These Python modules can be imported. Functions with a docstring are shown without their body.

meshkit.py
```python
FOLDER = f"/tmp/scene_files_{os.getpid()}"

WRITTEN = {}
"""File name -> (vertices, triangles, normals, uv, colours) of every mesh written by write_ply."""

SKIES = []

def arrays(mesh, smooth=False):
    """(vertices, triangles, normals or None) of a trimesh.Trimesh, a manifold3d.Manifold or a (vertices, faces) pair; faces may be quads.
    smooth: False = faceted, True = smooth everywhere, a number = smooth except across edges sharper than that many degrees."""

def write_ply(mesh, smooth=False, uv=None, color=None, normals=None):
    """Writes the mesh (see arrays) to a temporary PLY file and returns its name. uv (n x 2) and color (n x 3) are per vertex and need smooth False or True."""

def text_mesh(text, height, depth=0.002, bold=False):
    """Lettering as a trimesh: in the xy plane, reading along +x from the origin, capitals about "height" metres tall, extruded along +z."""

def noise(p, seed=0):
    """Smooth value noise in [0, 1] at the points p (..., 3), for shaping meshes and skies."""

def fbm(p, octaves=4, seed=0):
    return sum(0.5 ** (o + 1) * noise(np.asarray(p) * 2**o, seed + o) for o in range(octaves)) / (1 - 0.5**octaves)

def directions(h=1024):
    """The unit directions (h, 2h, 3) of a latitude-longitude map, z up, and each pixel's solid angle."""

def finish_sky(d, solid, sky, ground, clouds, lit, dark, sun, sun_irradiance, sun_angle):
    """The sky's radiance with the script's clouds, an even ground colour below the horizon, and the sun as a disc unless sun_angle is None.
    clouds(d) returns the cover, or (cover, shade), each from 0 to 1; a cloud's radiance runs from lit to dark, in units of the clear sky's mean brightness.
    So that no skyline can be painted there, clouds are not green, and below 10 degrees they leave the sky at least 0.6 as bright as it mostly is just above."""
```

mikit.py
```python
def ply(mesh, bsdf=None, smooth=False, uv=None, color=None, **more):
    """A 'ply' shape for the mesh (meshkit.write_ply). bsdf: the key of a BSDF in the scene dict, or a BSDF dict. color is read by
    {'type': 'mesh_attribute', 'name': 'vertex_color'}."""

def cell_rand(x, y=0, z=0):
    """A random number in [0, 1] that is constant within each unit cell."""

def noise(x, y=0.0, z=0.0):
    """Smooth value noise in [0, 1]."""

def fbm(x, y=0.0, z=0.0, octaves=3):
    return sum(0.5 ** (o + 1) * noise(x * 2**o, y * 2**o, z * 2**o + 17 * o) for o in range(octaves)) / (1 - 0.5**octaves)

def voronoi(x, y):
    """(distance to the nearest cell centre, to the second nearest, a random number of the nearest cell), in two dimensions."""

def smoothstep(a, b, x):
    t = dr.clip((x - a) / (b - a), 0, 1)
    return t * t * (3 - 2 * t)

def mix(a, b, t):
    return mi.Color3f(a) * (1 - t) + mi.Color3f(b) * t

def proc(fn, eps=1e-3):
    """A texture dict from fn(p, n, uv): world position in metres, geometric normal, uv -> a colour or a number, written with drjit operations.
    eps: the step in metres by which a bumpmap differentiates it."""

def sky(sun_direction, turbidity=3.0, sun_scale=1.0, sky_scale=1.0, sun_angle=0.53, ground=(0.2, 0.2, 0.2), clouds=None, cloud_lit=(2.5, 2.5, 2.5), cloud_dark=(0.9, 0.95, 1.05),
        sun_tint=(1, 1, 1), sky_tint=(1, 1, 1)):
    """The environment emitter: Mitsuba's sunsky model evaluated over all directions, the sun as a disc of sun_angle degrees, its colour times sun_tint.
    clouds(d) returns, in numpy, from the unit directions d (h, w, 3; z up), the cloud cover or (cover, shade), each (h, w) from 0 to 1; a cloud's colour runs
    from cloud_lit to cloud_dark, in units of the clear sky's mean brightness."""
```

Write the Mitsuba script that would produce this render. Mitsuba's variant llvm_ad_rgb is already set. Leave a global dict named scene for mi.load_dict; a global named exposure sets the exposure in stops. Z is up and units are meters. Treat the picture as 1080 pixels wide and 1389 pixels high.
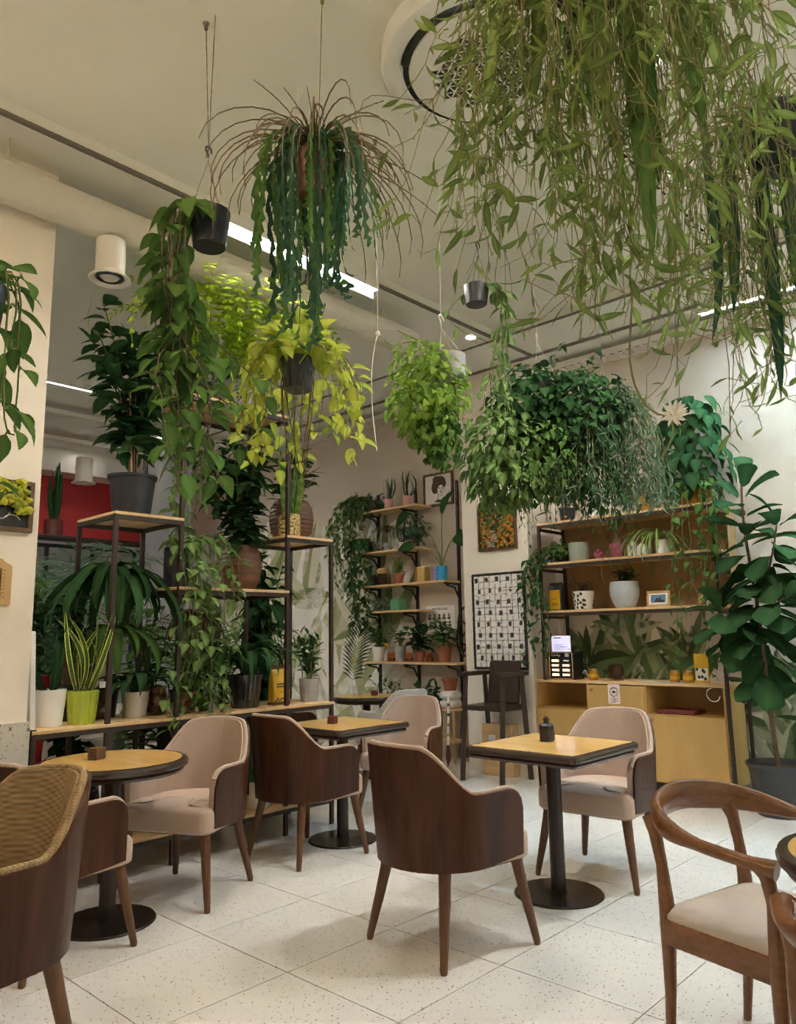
import math, random
import numpy as np, trimesh, mitsuba as mi, drjit as dr, mikit, meshkit
from mikit import proc, noise, fbm, voronoi, cell_rand, smoothstep, mix
from shapely.geometry import Polygon, Point
from shapely import affinity

# ------------------------------------------------------------------ camera, light, exposure
T = mi.ScalarTransform4f
F_PX, YAW, PITCH, ROLL, EYE = 1027.9, math.radians(42.8277), math.radians(9.2243), math.radians(-0.9723), np.array([0, 0, 1.3125])
_f = np.array([math.cos(PITCH) * math.cos(YAW), math.cos(PITCH) * math.sin(YAW), math.sin(PITCH)])
_r = np.array([math.sin(YAW), -math.cos(YAW), 0.0])
_u = np.cross(_r, _f)
_u2 = -math.sin(ROLL) * _r + math.cos(ROLL) * _u
exposure = 1.15
LED_WHITE, LED_COOL, WARM = [1.0, 0.95, 0.86], [0.50, 0.80, 1.0], [1.0, 0.72, 0.42]
P_LED, P_ROOM, P_SPOT, P_FAR, P_WARM = 80.0, 26.0, 340.0, 170.0, 110.0
scene = {
    'camera': {'type': 'perspective', 'fov': math.degrees(2 * math.atan(540 / F_PX)), 'fov_axis': 'x', 'near_clip': 0.02, 'far_clip': 60.0,
               'to_world': T().look_at(origin=EYE.tolist(), target=(EYE + _f).tolist(), up=_u2.tolist())},
    'night_air': {'type': 'constant', 'radiance': {'type': 'rgb', 'value': [0.012, 0.012, 0.013]}},
}
labels = {}
rng = np.random.default_rng(7)
CEIL, LOW = 4.08, 4.0

# ------------------------------------------------------------------ materials
def rgb(c): return {'type': 'rgb', 'value': [float(x) for x in c]}
def tex(c): return proc(c) if callable(c) else rgb(c)
def mat(name, c, rough=0.5, spec=0.5, metal=0.0, bump=None, two=True, **kw):
    b = {'type': 'principled', 'base_color': tex(c), 'roughness': float(rough), 'specular': float(spec), 'metallic': float(metal), **kw}
    if bump: b = {'type': 'bumpmap', 'tex': proc(bump[0]), 'scale': bump[1], 'bsdf': b}
    scene[name] = {'type': 'twosided', 'bsdf': b} if two else b
    return name
def grain(a, b, ax=2, s=14.0, k=0.08):
    def fn(p, n, uv):
        q = [p.x, p.y, p.z]; m = [s * (k if i == ax else 1.0) for i in range(3)]
        g = fbm(q[0] * m[0], q[1] * m[1], q[2] * m[2], 3)
        l = noise(q[0] * m[0] * 7, q[1] * m[1] * 7, q[2] * m[2] * 7)
        return mix(a, b, dr.clip(g * 1.5 - 0.35 + (l - 0.5) * 0.45, 0, 1))
    return fn
def speck(base, chip, s, th, cloud=0.0):
    def fn(p, n, uv):
        h = p.x * 0.7 + p.z * 0.4; g = p.y + p.z * 0.6
        d1, _, w1 = voronoi((p.x + p.z * .31) * s, (p.y + p.z * .77) * s)
        d2, _, w2 = voronoi((p.x + p.z * .31) * s * 2.3 + 7, (p.y + p.z * .77) * s * 2.3)
        c = mix(base, [x * 0.86 for x in base], fbm(p.x * 2.3, p.y * 2.3, p.z * 2.3, 2) * cloud)
        c = dr.select((d1 < th * w1) & (w1 > .68), mix(chip, [.22, .17, .13], dr.select(w1 > .85, 1.0, 0.0)), c)
        return dr.select((d2 < th * .8) & (w2 > .72), mix(chip, c, .30), c)
    return fn
def plaster(a, b, s=1.6):
    return lambda p, n, uv: mix(a, b, dr.clip(fbm(p.x * s, p.y * s, p.z * s, 4) * 1.6 - .3, 0, 1))
mat('m_terrazzo', speck([.68, .665, .635], [.14, .12, .10], 40.0, .15, .9), .22, .5)
mat('m_skirting', speck([.56, .53, .47], [.12, .11, .10], 30.0, .26, .6), .5)
mat('m_grout', [.07, .06, .05], .9)
mat('m_ceiling', plaster([.78, .78, .72], [.74, .74, .68], .8), .85, .2)
mat('m_wall', plaster([.82, .76, .67], [.77, .71, .62], 1.1), .75, .3)
mat('m_wall_mottle', plaster([.66, .575, .48], [.56, .485, .40], 1.6), .7, .3)
mat('m_red', [.42, .028, .03], .6)
mat('m_far_grey', plaster([.30, .30, .31], [.22, .22, .23]), .8)
mat('m_white', [.82, .81, .78], .45)
mat('m_duct', [.58, .55, .48], .95, .05)
mat('m_white_paint', [.80, .77, .72], .5)
mat('m_black', [.012, .012, .014], .35)
mat('m_black_gloss', [.008, .008, .009], .08, clearcoat=1.0, clearcoat_gloss=.95)
mat('m_black_plastic', [.025, .026, .03], .32)
mat('m_grey_plastic', [.020, .023, .029], .36, .4)
mat('m_metal', [.042, .028, .022], .42, .4, .2)
mat('m_base', [.024, .017, .014], .3, .5, .5)
mat('m_steel', [.55, .54, .52], .3, .5, .9)
mat('m_cable', [.16, .15, .13], .4, .5, .5)
mat('m_walnut', grain([.060, .021, .010], [.014, .005, .003], 2, 13), .34, .2)
mat('m_leg', grain([.120, .058, .028], [.06, .027, .014], 2, 20), .36, .3)
mat('m_armwood', grain([.165, .066, .020], [.075, .028, .009], 0, 12, .2), .24, .35, clearcoat=.5, clearcoat_gloss=.9)
mat('m_shelf', grain([.72, .50, .27], [.56, .36, .17], 1, 16), .45)
mat('m_tabletop', grain([.52, .32, .105], [.40, .23, .07], 1, 10), .14, .5, clearcoat=.7, clearcoat_gloss=.95)
mat('m_tableedge', [.032, .018, .013], .16, .5, clearcoat=.8, clearcoat_gloss=.95)
mat('m_ply', grain([.52, .33, .115], [.44, .27, .085], 2, 9), .5)
mat('m_panel', grain([.36, .21, .085], [.29, .165, .065], 2, 8), .5)
mat('m_darkwood', grain([.048, .031, .021], [.028, .018, .012], 2, 14), .42, .3)
def weave(a, b, s):
    return lambda p, n, uv: mix(a, b, dr.clip(.5 + .5 * dr.sin(p.z * s) * dr.sin((p.x + p.y) * s), 0, 1) * .5 + noise(p.x * 40, p.y * 40, p.z * 40) * .3)
mat('m_fabric', weave([.44, .33, .27], [.36, .27, .215], 900), .85, .2, sheen=.5)
mat('m_tweed', weave([.36, .25, .135], [.07, .045, .022], 330), .9, .2)
mat('m_cushion', weave([.47, .41, .365], [.37, .32, .28], 1400), .9, .2, sheen=.3)
mat('m_mesh', weave([.62, .58, .52], [.32, .29, .25], 260), .8)
mat('m_terracotta', plaster([.36, .125, .06], [.28, .095, .05], 9), .7)
mat('m_rib', lambda p, n, uv: mix([.14, .060, .034], [.07, .029, .017], dr.clip(noise(p.z * 60, p.x * 6, p.y * 6) * .9, 0, 1)), .5)
mat('m_pink', plaster([.66, .36, .33], [.58, .30, .28], 9), .6)
mat('m_magenta', [.27, .055, .11], .5)
mat('m_printblue', [.10, .20, .36], .4)
mat('m_lime', [.42, .52, .05], .22, clearcoat=.5)
mat('m_sage', [.30, .33, .27], .5)
mat('m_concrete', plaster([.40, .40, .40], [.28, .28, .28], 9), .7)
mat('m_paleblue', plaster([.55, .60, .64], [.44, .49, .53], 7), .5)
mat('m_silver', [.55, .52, .47], .35, .5, .3)
mat('m_blue', [.03, .32, .60], .3)
mat('m_purple', lambda p, n, uv: mix([.20, .14, .42], [.55, .55, .75], dr.select(voronoi(p.y * 60, p.z * 60)[0] < .35, 1.0, 0.0)), .4)
mat('m_greenpot', [.10, .30, .15], .4)
mat('m_gold', [.62, .42, .16], .28, .5, .8)
mat('m_mosaic', lambda p, n, uv: mix([.66, .48, .18], [.16, .12, .06], dr.select(voronoi(p.x * 70 + p.y * 30, p.z * 70)[0] > .48, 1.0, 0.0)), .3)
mat('m_bw', lambda p, n, uv: mix([.80, .78, .72], [.03, .03, .03], dr.select(voronoi(p.y * 26 + p.x * 9, p.z * 22)[0] < .30, 1.0, 0.0)), .35)
mat('m_yellow', [.62, .36, .02], .45)
mat('m_amber', [.42, .19, .015], .12, .5, clearcoat=.7)
mat('m_orange', [.55, .19, .02], .5)
mat('m_soil', plaster([.05, .035, .025], [.025, .018, .013], 30), .95)
mat('m_bark', plaster([.17, .11, .065], [.09, .055, .035], 30), .85)
mat('m_cane', [.50, .33, .14], .6)
mat('m_stem', [.13, .17, .05], .6)
mat('m_drystem', [.19, .18, .07], .7)
mat('m_brownstem', [.11, .085, .05], .7)
mat('m_string', [.78, .74, .66], .8)
mat('m_paper', [.84, .82, .79], .7)
mat('m_ink', [.03, .025, .025], .6)
mat('m_sepia', [.075, .035, .022], .6)
mat('m_pinkpaper', [.80, .66, .66], .7)
mat('m_redbrown', [.13, .03, .022], .5)
mat('m_towel', plaster([.80, .79, .78], [.70, .69, .68], 25), .95)
mat('m_moss', plaster([.56, .55, .04], [.30, .34, .03], 40), .9)
mat('m_petal', [.90, .88, .84], .5)
scene['m_glass'] = {'type': 'thindielectric', 'int_ior': 1.5}
scene['m_amberglass'] = {'type': 'thindielectric', 'int_ior': 1.5, 'specular_transmittance': rgb([.95, .62, .18])}
scene['m_brownglass'] = {'type': 'thindielectric', 'int_ior': 1.5, 'specular_transmittance': rgb([.62, .42, .30])}
PAL = {  # two leaf tones, vein or margin tone, material
    'dark': ([.014, .045, .020], [.036, .084, .030], [.06, .13, .05], 'm_leaf_glossy'),
    'mid': ([.034, .094, .022], [.082, .170, .036], [.15, .24, .08], 'm_leaf_soft'),
    'light': ([.095, .215, .028], [.250, .360, .045], [.30, .42, .12], 'm_leaf_thin'),
    'lime': ([.240, .430, .020], [.420, .580, .030], [.60, .66, .20], 'm_leaf_thin'),
    'golden': ([.500, .540, .040], [.260, .380, .030], [.66, .66, .22], 'm_leaf_thin'),
    'vari': ([.045, .120, .032], [.125, .240, .065], [.36, .44, .18], 'm_leaf_soft'),
    'blue': ([.020, .060, .040], [.050, .105, .055], [.08, .15, .08], 'm_leaf_glossy'),
    'olive': ([.044, .090, .022], [.150, .230, .060], [.24, .28, .09], 'm_leaf_thin'),
    'silver': ([.110, .185, .110], [.040, .100, .045], [.30, .36, .28], 'm_leaf_soft'),
    'red': ([.100, .040, .035], [.050, .080, .035], [.16, .08, .06], 'm_leaf_soft'),
    'dry': ([.330, .300, .130], [.220, .190, .080], [.40, .36, .18], 'm_leaf_thin'),
}

PAL['edge'] = ([.60, .60, .16], [.64, .64, .18], [.6, .6, .2], 'm_leaf_soft')
PAL['pale'] = ([.62, .66, .42], [.60, .64, .40], [.6, .6, .4], 'm_leaf_soft')
PI = {k: i for i, k in enumerate(PAL)}
_tab = mi.Float(np.array([sum(PAL[k][:3], []) for k in PAL], np.float32).ravel())
def leaf_tone(p, n, uv):
    """uv.x: number of the palette plus the tone between its two greens; uv.y: share of the vein colour."""
    i = dr.floor(uv.x); t = uv.x - i; k = mi.UInt32(dr.clip(i, 0, len(PAL) - 1)) * 9
    at = lambda o: mi.Color3f(dr.gather(mi.Float, _tab, k + o), dr.gather(mi.Float, _tab, k + o + 1), dr.gather(mi.Float, _tab, k + o + 2))
    return (at(0) * (1 - t) + at(3) * t) * (1 - uv.y) + at(6) * uv.y
for k, r, t in (('leaf_glossy', .24, .35), ('leaf_soft', .36, .55), ('leaf_thin', .40, .90)):
    scene['m_' + k] = {'type': 'principledthin', 'base_color': proc(leaf_tone), 'roughness': r, 'diff_trans': t, 'spec_trans': 0.0, 'eta': 1.45}

# ------------------------------------------------------------------ naming helpers
used = set()
def fresh(key):
    if key not in used:
        used.add(key); return key
    i = 1
    while f'{key}_{i:03d}' in used: i += 1
    used.add(f'{key}_{i:03d}')
    return f'{key}_{i:03d}'
def thing(name, label, cat, group=None):
    key = fresh(name)
    labels[key] = {'label': label, 'category': cat}
    if group: labels[key]['group'] = group
    return key
def struct(name, mesh, m, smooth=False, parent=None):
    key = fresh(name if parent is None else parent + '__' + name)
    if mesh is not None: scene[key] = mikit.ply(mesh, m, smooth)
    if parent is None: labels[key] = {'kind': 'structure', 'label': name.replace('_', ' ')}
    return key
def part(parent, name, mesh, m, smooth=35, label=None, kind=None, **kw):
    key = fresh(parent + '__' + name)
    scene[key] = mikit.ply(mesh, m, smooth, **kw)
    if label or kind: labels[key] = {k: v for k, v in (('label', label), ('kind', kind)) if v}
    return key
def put(parent, name, shape, M=None, label=None):
    key = fresh(parent + '__' + name)
    scene[key] = shape if M is None else {**shape, 'to_world': T(np.asarray(M, float).tolist() if not isinstance(M, np.ndarray) else M)}
    if label: labels[key] = {'label': label}
    return key
def single(name, label, cat, mesh, m, smooth=35, group=None):
    key = thing(name, label, cat, group); scene[key] = mikit.ply(mesh, m, smooth); return key

# ------------------------------------------------------------------ mesh helpers
def cat(*ms): return trimesh.util.concatenate([m for m in ms if m is not None])
def box(x0, x1, y0, y1, z0, z1):
    b = trimesh.creation.box([x1 - x0, y1 - y0, z1 - z0]); b.apply_translation([(x0 + x1) / 2, (y0 + y1) / 2, (z0 + z1) / 2]); return b
def rbox(x0, x1, y0, y1, z0, z1, r=.004):
    pts = []
    for sx, a in ((1, x0), (-1, x1)):
        for sy, b in ((1, y0), (-1, y1)):
            for sz, c in ((1, z0), (-1, z1)):
                pts += [[a + sx * r, b + sy * r, c], [a + sx * r, b, c + sz * r], [a, b + sy * r, c + sz * r]]
    return trimesh.convex.convex_hull(np.array(pts))
def xf(m, loc=(0, 0, 0), rz=0.0, s=1.0, M=None):
    m = m.copy()
    if s != 1.0: m.apply_scale(s)
    if M is not None: m.apply_transform(M)
    if rz: m.apply_transform(trimesh.transformations.rotation_matrix(rz, [0, 0, 1]))
    m.apply_translation(loc); return m
def mm(loc=(0, 0, 0), rz=0.0, s=1.0):
    c, si = math.cos(rz), math.sin(rz)
    return np.array([[c * s, -si * s, 0, loc[0]], [si * s, c * s, 0, loc[1]], [0, 0, s, loc[2]], [0, 0, 0, 1.0]])
def lathe(prof, n=28, ribs=0, depth=0.0):
    prof = np.array(prof, float); a = np.arange(n) * 2 * np.pi / n
    k = 1 + depth * np.cos(ribs * a) if ribs else np.ones(n)
    v = np.stack([prof[:, 0, None] * (np.cos(a) * k), prof[:, 0, None] * (np.sin(a) * k), np.repeat(prof[:, 1, None], n, 1)], -1).reshape(-1, 3)
    f = []
    for i in range(len(prof) - 1):
        for j in range(n):
            p, q, r, s = i * n + j, i * n + (j + 1) % n, (i + 1) * n + (j + 1) % n, (i + 1) * n + j
            f += [[p, q, r], [p, r, s]]
    return trimesh.Trimesh(v, f, process=False)
def tube(pts, rad, n=6, flat=None, cap=True):
    p = np.asarray(pts, float); rad = np.broadcast_to(rad, (len(p),))
    t = np.gradient(p, axis=0); t /= np.linalg.norm(t, axis=1, keepdims=True) + 1e-12
    ref = np.array([0, 0, 1.0]) if np.abs(t[:, 2]).mean() < .8 else np.array([1.0, 0, 0])
    a = np.cross(t, ref); a /= np.linalg.norm(a, axis=1, keepdims=True) + 1e-12
    b = np.cross(a, t); an = np.arange(n) * 2 * np.pi / n
    fl = 1.0 if flat is None else flat
    v = p[:, None] + rad[:, None, None] * (np.cos(an)[None, :, None] * a[:, None] + fl * np.sin(an)[None, :, None] * b[:, None]) if np.ndim(fl) == 0 else \
        p[:, None] + rad[:, None, None] * (np.cos(an)[None, :, None] * a[:, None] + np.asarray(fl)[:, None, None] * np.sin(an)[None, :, None] * b[:, None])
    v = v.reshape(-1, 3); i, j = np.meshgrid(np.arange(len(p) - 1), np.arange(n), indexing='ij')
    q = np.stack([i * n + j, (i + 1) * n + j, (i + 1) * n + (j + 1) % n, i * n + (j + 1) % n], -1).reshape(-1, 4)
    f = np.vstack([q[:, [0, 2, 1]], q[:, [0, 3, 2]]])
    if cap:
        v = np.vstack([v, p[:1], p[-1:]]); m = len(v)
        k = np.arange(n); o = (len(p) - 1) * n
        f = np.vstack([f, np.stack([k * 0 + m - 2, k, (k + 1) % n], 1), np.stack([k * 0 + m - 1, o + (k + 1) % n, o + k], 1)])
    return trimesh.Trimesh(v, f[:, ::-1], process=False)
def spline(pts, n=24):
    from scipy.interpolate import CubicSpline
    p = np.asarray(pts, float); d = np.r_[0, np.cumsum(np.linalg.norm(np.diff(p, axis=0), axis=1))]
    return CubicSpline(d, p)(np.linspace(0, d[-1], n))
def prism(poly, z0, z1): 
    m = trimesh.creation.extrude_polygon(poly, z1 - z0, engine='earcut'); m.apply_translation([0, 0, z0]); return m
def rrect(w, d, r): return Polygon([(-w / 2 + r, -d / 2 + r), (w / 2 - r, -d / 2 + r), (w / 2 - r, d / 2 - r), (-w / 2 + r, d / 2 - r)]).buffer(r, quad_segs=6)
def disc_stack(poly_fn, prof):
    """A solid from outlines: prof = [(inset, z), ...] from bottom to top; poly_fn(inset) -> ring (n,2)."""
    rings = [np.asarray(poly_fn(i)) for i, _ in prof]; n = len(rings[0])
    v = np.vstack([np.c_[r, np.full(n, z)] for r, (_, z) in zip(rings, prof)]); f = []
    for k in range(len(prof) - 1):
        for j in range(n):
            a, b, c, d = k * n + j, k * n + (j + 1) % n, (k + 1) * n + (j + 1) % n, (k + 1) * n + j
            f += [[a, b, c], [a, c, d]]
    v = np.vstack([v, [*rings[0].mean(0), prof[0][1]], [*rings[-1].mean(0), prof[-1][1]]]); o = (len(prof) - 1) * n
    for j in range(n): f += [[len(v) - 2, (j + 1) % n, j], [len(v) - 1, o + j, o + (j + 1) % n]]
    return trimesh.Trimesh(v, f, process=False)
def decal(polys, origin, ux, uz, t=.0015):
    """Thin raised print: shapely polygons in (u, v) metres laid on the plane origin + u*ux + v*uz."""
    ms = []
    for g in polys:
        for h in getattr(g, 'geoms', [g]):
            if h.area > 1e-8: ms.append(trimesh.creation.extrude_polygon(h, t, engine='earcut'))
    m = cat(*ms); ux, uz = np.array(ux, float), np.array(uz, float); n = np.cross(ux, uz)
    M = np.eye(4); M[:3, 0], M[:3, 1], M[:3, 2], M[:3, 3] = ux, uz, n, origin
    m.apply_transform(M); return m
def text_on(txt, h, origin, ux, uz, t=.001, bold=False, center=True):
    m = meshkit.text_mesh(txt, h, t, bold)
    if center: m.apply_translation([-(m.bounds[0][0] + m.bounds[1][0]) / 2, 0, 0])
    ux, uz = np.array(ux, float), np.array(uz, float); M = np.eye(4)
    M[:3, 0], M[:3, 1], M[:3, 2], M[:3, 3] = ux, uz, np.cross(ux, uz), origin
    m.apply_transform(M); return m
def emitter(key, mesh, color, power, m='m_white'):
    scene[key] = mikit.ply(mesh, m, False, emitter={'type': 'area', 'radiance': rgb([c * power for c in color])})
def down_quad(x0, x1, y0, y1, z):
    return trimesh.Trimesh([[x0, y0, z], [x1, y0, z], [x1, y1, z], [x0, y1, z]], [[0, 2, 1], [0, 3, 2]], process=False)
# ------------------------------------------------------------------ the room
WX, PX, YE, YF, YR, XB = 6.60, 6.12, 4.22, 11.0, -2.6, -2.6      # back wall, pillar face, shelving front, far wall, right wall, wall behind
fl = struct('floor', box(XB, 8.6, YR, YF, -.10, -.004), 'm_grout')
tile = mikit.ply(disc_stack(lambda i: np.array([[i, i], [.599 - i, i], [.599 - i, .599 - i], [i, .599 - i]]), [(0, -.004), (0, -.0008), (.0012, 0)]), 'm_terrazzo', False)
for ix in range(-7, 8):
    for iy in range(-6, 12):
        put(fl, 'tile', tile, mm((2.07 + ix * .603 + .002, 1.353 + iy * .603 + .002, 0)))
cl = struct('ceiling', cat(box(XB, 5.53, YR, 3.85, CEIL, CEIL + .12), box(XB, 5.53, 3.85, YF, LOW, CEIL + .12), box(5.53, 8.6, YR, YF, LOW, CEIL + .12)), 'm_ceiling')
struct('wall_back', box(WX, WX + .2, YR, YF, 0, LOW), 'm_wall_mottle')
struct('wall_pillar', box(PX, WX, 3.992, 4.772, 0, LOW), 'm_wall')
struct('wall_left', box(-.60, 1.655, YE - .02, YE + .38, 0, LOW), 'm_wall')
struct('trim_1', box(-.60, 1.668, YE - .038, YE + .40, 0, .90), 'm_skirting')
struct('wall_far', box(XB, 8.6, YF, YF + .2, 2.75, LOW), 'm_red')
labels['wall_far']['label'] = 'red painted upper wall at the far end of the room behind the shelving'
struct('wall_far_lower', box(XB, 8.6, YF, YF + .2, 0, 2.75), 'm_far_grey')
struct('wall_right', box(XB, 8.6, YR - .2, YR, 0, LOW), 'm_wall')
struct('wall_behind', box(XB - .2, XB, YR, YF, 0, LOW), 'm_wall')
struct('wall_far_pier', box(5.2, 5.75, 9.3, 9.7, 0, LOW), 'm_far_grey')
struct('trim_far', box(XB, 6.6, 10.55, 10.95, 3.66, LOW), 'm_white_paint')
# ceiling track along the step, and along the wall; lit lengths are LED tubes
struct('trim_2', cat(box(XB, 2.375, 3.825, 3.85, LOW - .022, LOW), box(3.93, 6.12, 3.825, 3.85, LOW - .022, LOW)), 'm_cable')
struct('trim_3', cat(box(6.10, 6.13, 2.205, 3.85, LOW - .02, LOW), box(6.10, 6.13, 3.85, 7.5, LOW - .02, LOW)), 'm_cable')
struct('trim_4', box(5.515, 5.535, YR, YF, LOW - .012, LOW + .004), 'm_cable')
def led(label, x0, x1, y0, y1, z, color, power, name='led_strip', shield=0):
    t = thing(name, label, 'ceiling light')
    part(t, 'housing', box(x0, x1, y0, y1, z + .014, z + .055), 'm_white', False)
    part(t, 'channel', cat(box(x0, x1, y0 - .004, y0, z - .016, z + .055), box(x0, x1, y1, y1 + .004, z - .016 - shield, z + .055)) if x1 - x0 > y1 - y0 else cat(box(x0 - .004, x0, y0, y1, z - .016, z + .055), box(x1, x1 + .004, y0, y1, z - .016, z + .055)), 'm_white', False)
    emitter(fresh(t + '__diffuser'), down_quad(x0 + .001, x1 - .001, y0 + .001, y1 - .001, z - .012), color, power)
led('bright white LED strip on the ceiling edge behind the hanging fishbone cactus', 2.375, 3.93, 3.805, 3.861, LOW - .055, LED_WHITE, P_LED, shield=.055)
led('cool bluish white LED strip on the ceiling at the right edge', 6.082, 6.138, -.40, 2.20, LOW - .085, LED_COOL, P_LED * 1.5)
led('white LED strip on the ceiling of the room behind the left pier', 2.35, 3.50, 7.66, 7.70, LOW - .05, LED_WHITE, P_FAR)
led('LED strip on the ceiling of the far room hidden behind the pier', -.6, 1.4, 6.38, 6.42, LOW - .05, LED_WHITE, P_FAR)
led('LED strip on the ceiling near the wall behind the viewer', .2, 1.7, -1.02, -.98, CEIL - .05, LED_WHITE, P_ROOM)
led('LED strip on the ceiling to the right of the armchairs', 3.2, 4.7, -1.02, -.98, CEIL - .05, LED_WHITE, P_ROOM)
led('LED strip on the ceiling to the left behind the viewer', -1.22, -1.18, .6, 2.1, CEIL - .05, LED_WHITE, P_ROOM)
def downlight(label, x, y, z, r, color, power):
    t = thing('downlight', label, 'ceiling light')
    part(t, 'rim', xf(lathe([(r, .0), (r + .018, -.006), (r + .022, .0), (r, .012)], 20), (x, y, z)), 'm_white')
    emitter(fresh(t + '__lamp'), xf(lathe([(1e-4, -.002), (r, -.002), (r, .003), (1e-4, .003)], 14), (x, y, z)), color, power)
downlight('small bright ceiling spotlight right of the grape ivy basket', 5.30, 3.97, LOW - .012, .042, LED_WHITE, 60)
downlight('recessed ceiling spotlight over the floor behind the viewer', 1.2, 1.0, CEIL - .012, .05, WARM, P_SPOT * 1.2)
downlight('recessed ceiling spotlight over the armchairs', 3.05, .35, CEIL - .012, .05, LED_WHITE, P_SPOT * 2)
downlight('recessed ceiling spotlight hidden behind the huge trailing plant', 4.2, 1.10, CEIL - .012, .05, LED_WHITE, P_SPOT * 2.4)
downlight('recessed ceiling spotlight among the top of the huge trailing plant', 3.3, 1.32, CEIL - .012, .05, LED_WHITE, P_SPOT * 2)
downlight('round downlight in the far room above the black nursery pot shelf', 4.72, 10.2, LOW - .012, .075, LED_WHITE, 30)
downlight('far room ceiling downlight seen left of the brown ribbed pot plant', 5.1, 9.0, LOW - .012, .07, LED_WHITE, 30)
# warm lamp just left of the frame that tints the ceiling corner
t = thing('pendant_lamp', 'warm globe pendant high up left of the view', 'lamp')
part(t, 'cord', tube([(.15, 2.35, CEIL), (.15, 2.35, 3.83)], .004), 'm_black')
emitter(fresh(t + '__globe'), xf(trimesh.creation.icosphere(2, .07), (.15, 2.35, 3.76)), WARM, P_WARM)
# perforated cable trays
def tray(label, a, b, w, z, along):
    t = thing('cable_tray', label, 'cable tray'); n = int((b - a) / .085); ms = [[], []]
    lo, hi = w
    def bx(s0, s1, c0, c1, z0, z1): return box(s0, s1, c0, c1, z0, z1) if along == 'x' else box(c0, c1, s0, s1, z0, z1)
    W = hi - lo; rows = [lo + W * k for k in (.0, .13, .22, .40, .49, .67, .76, 1.0)]
    plate = [bx(a, b, rows[k], rows[k + 1], z, z + .002) for k in (0, 2, 4, 6)]
    plate += [bx(a, b, lo, lo + .002, z, z + .05), bx(a, b, hi - .002, hi, z, z + .05)]
    for i in range(n + 1):
        s = a + i * (b - a) / n
        for k in (1, 3, 5): plate.append(bx(max(a, s - .018), min(b, s + .018), rows[k], rows[k + 1], z, z + .002))
    part(t, 'perforated_plate', cat(*plate), 'm_white_paint', False)
    part(t, 'cable', tube([(a, (lo + hi) / 2, z + .03), (b, (lo + hi) / 2, z + .03)] if along == 'x' else [((lo + hi) / 2, a, z + .03), ((lo + hi) / 2, b, z + .03)], .014), 'm_black')
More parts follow.
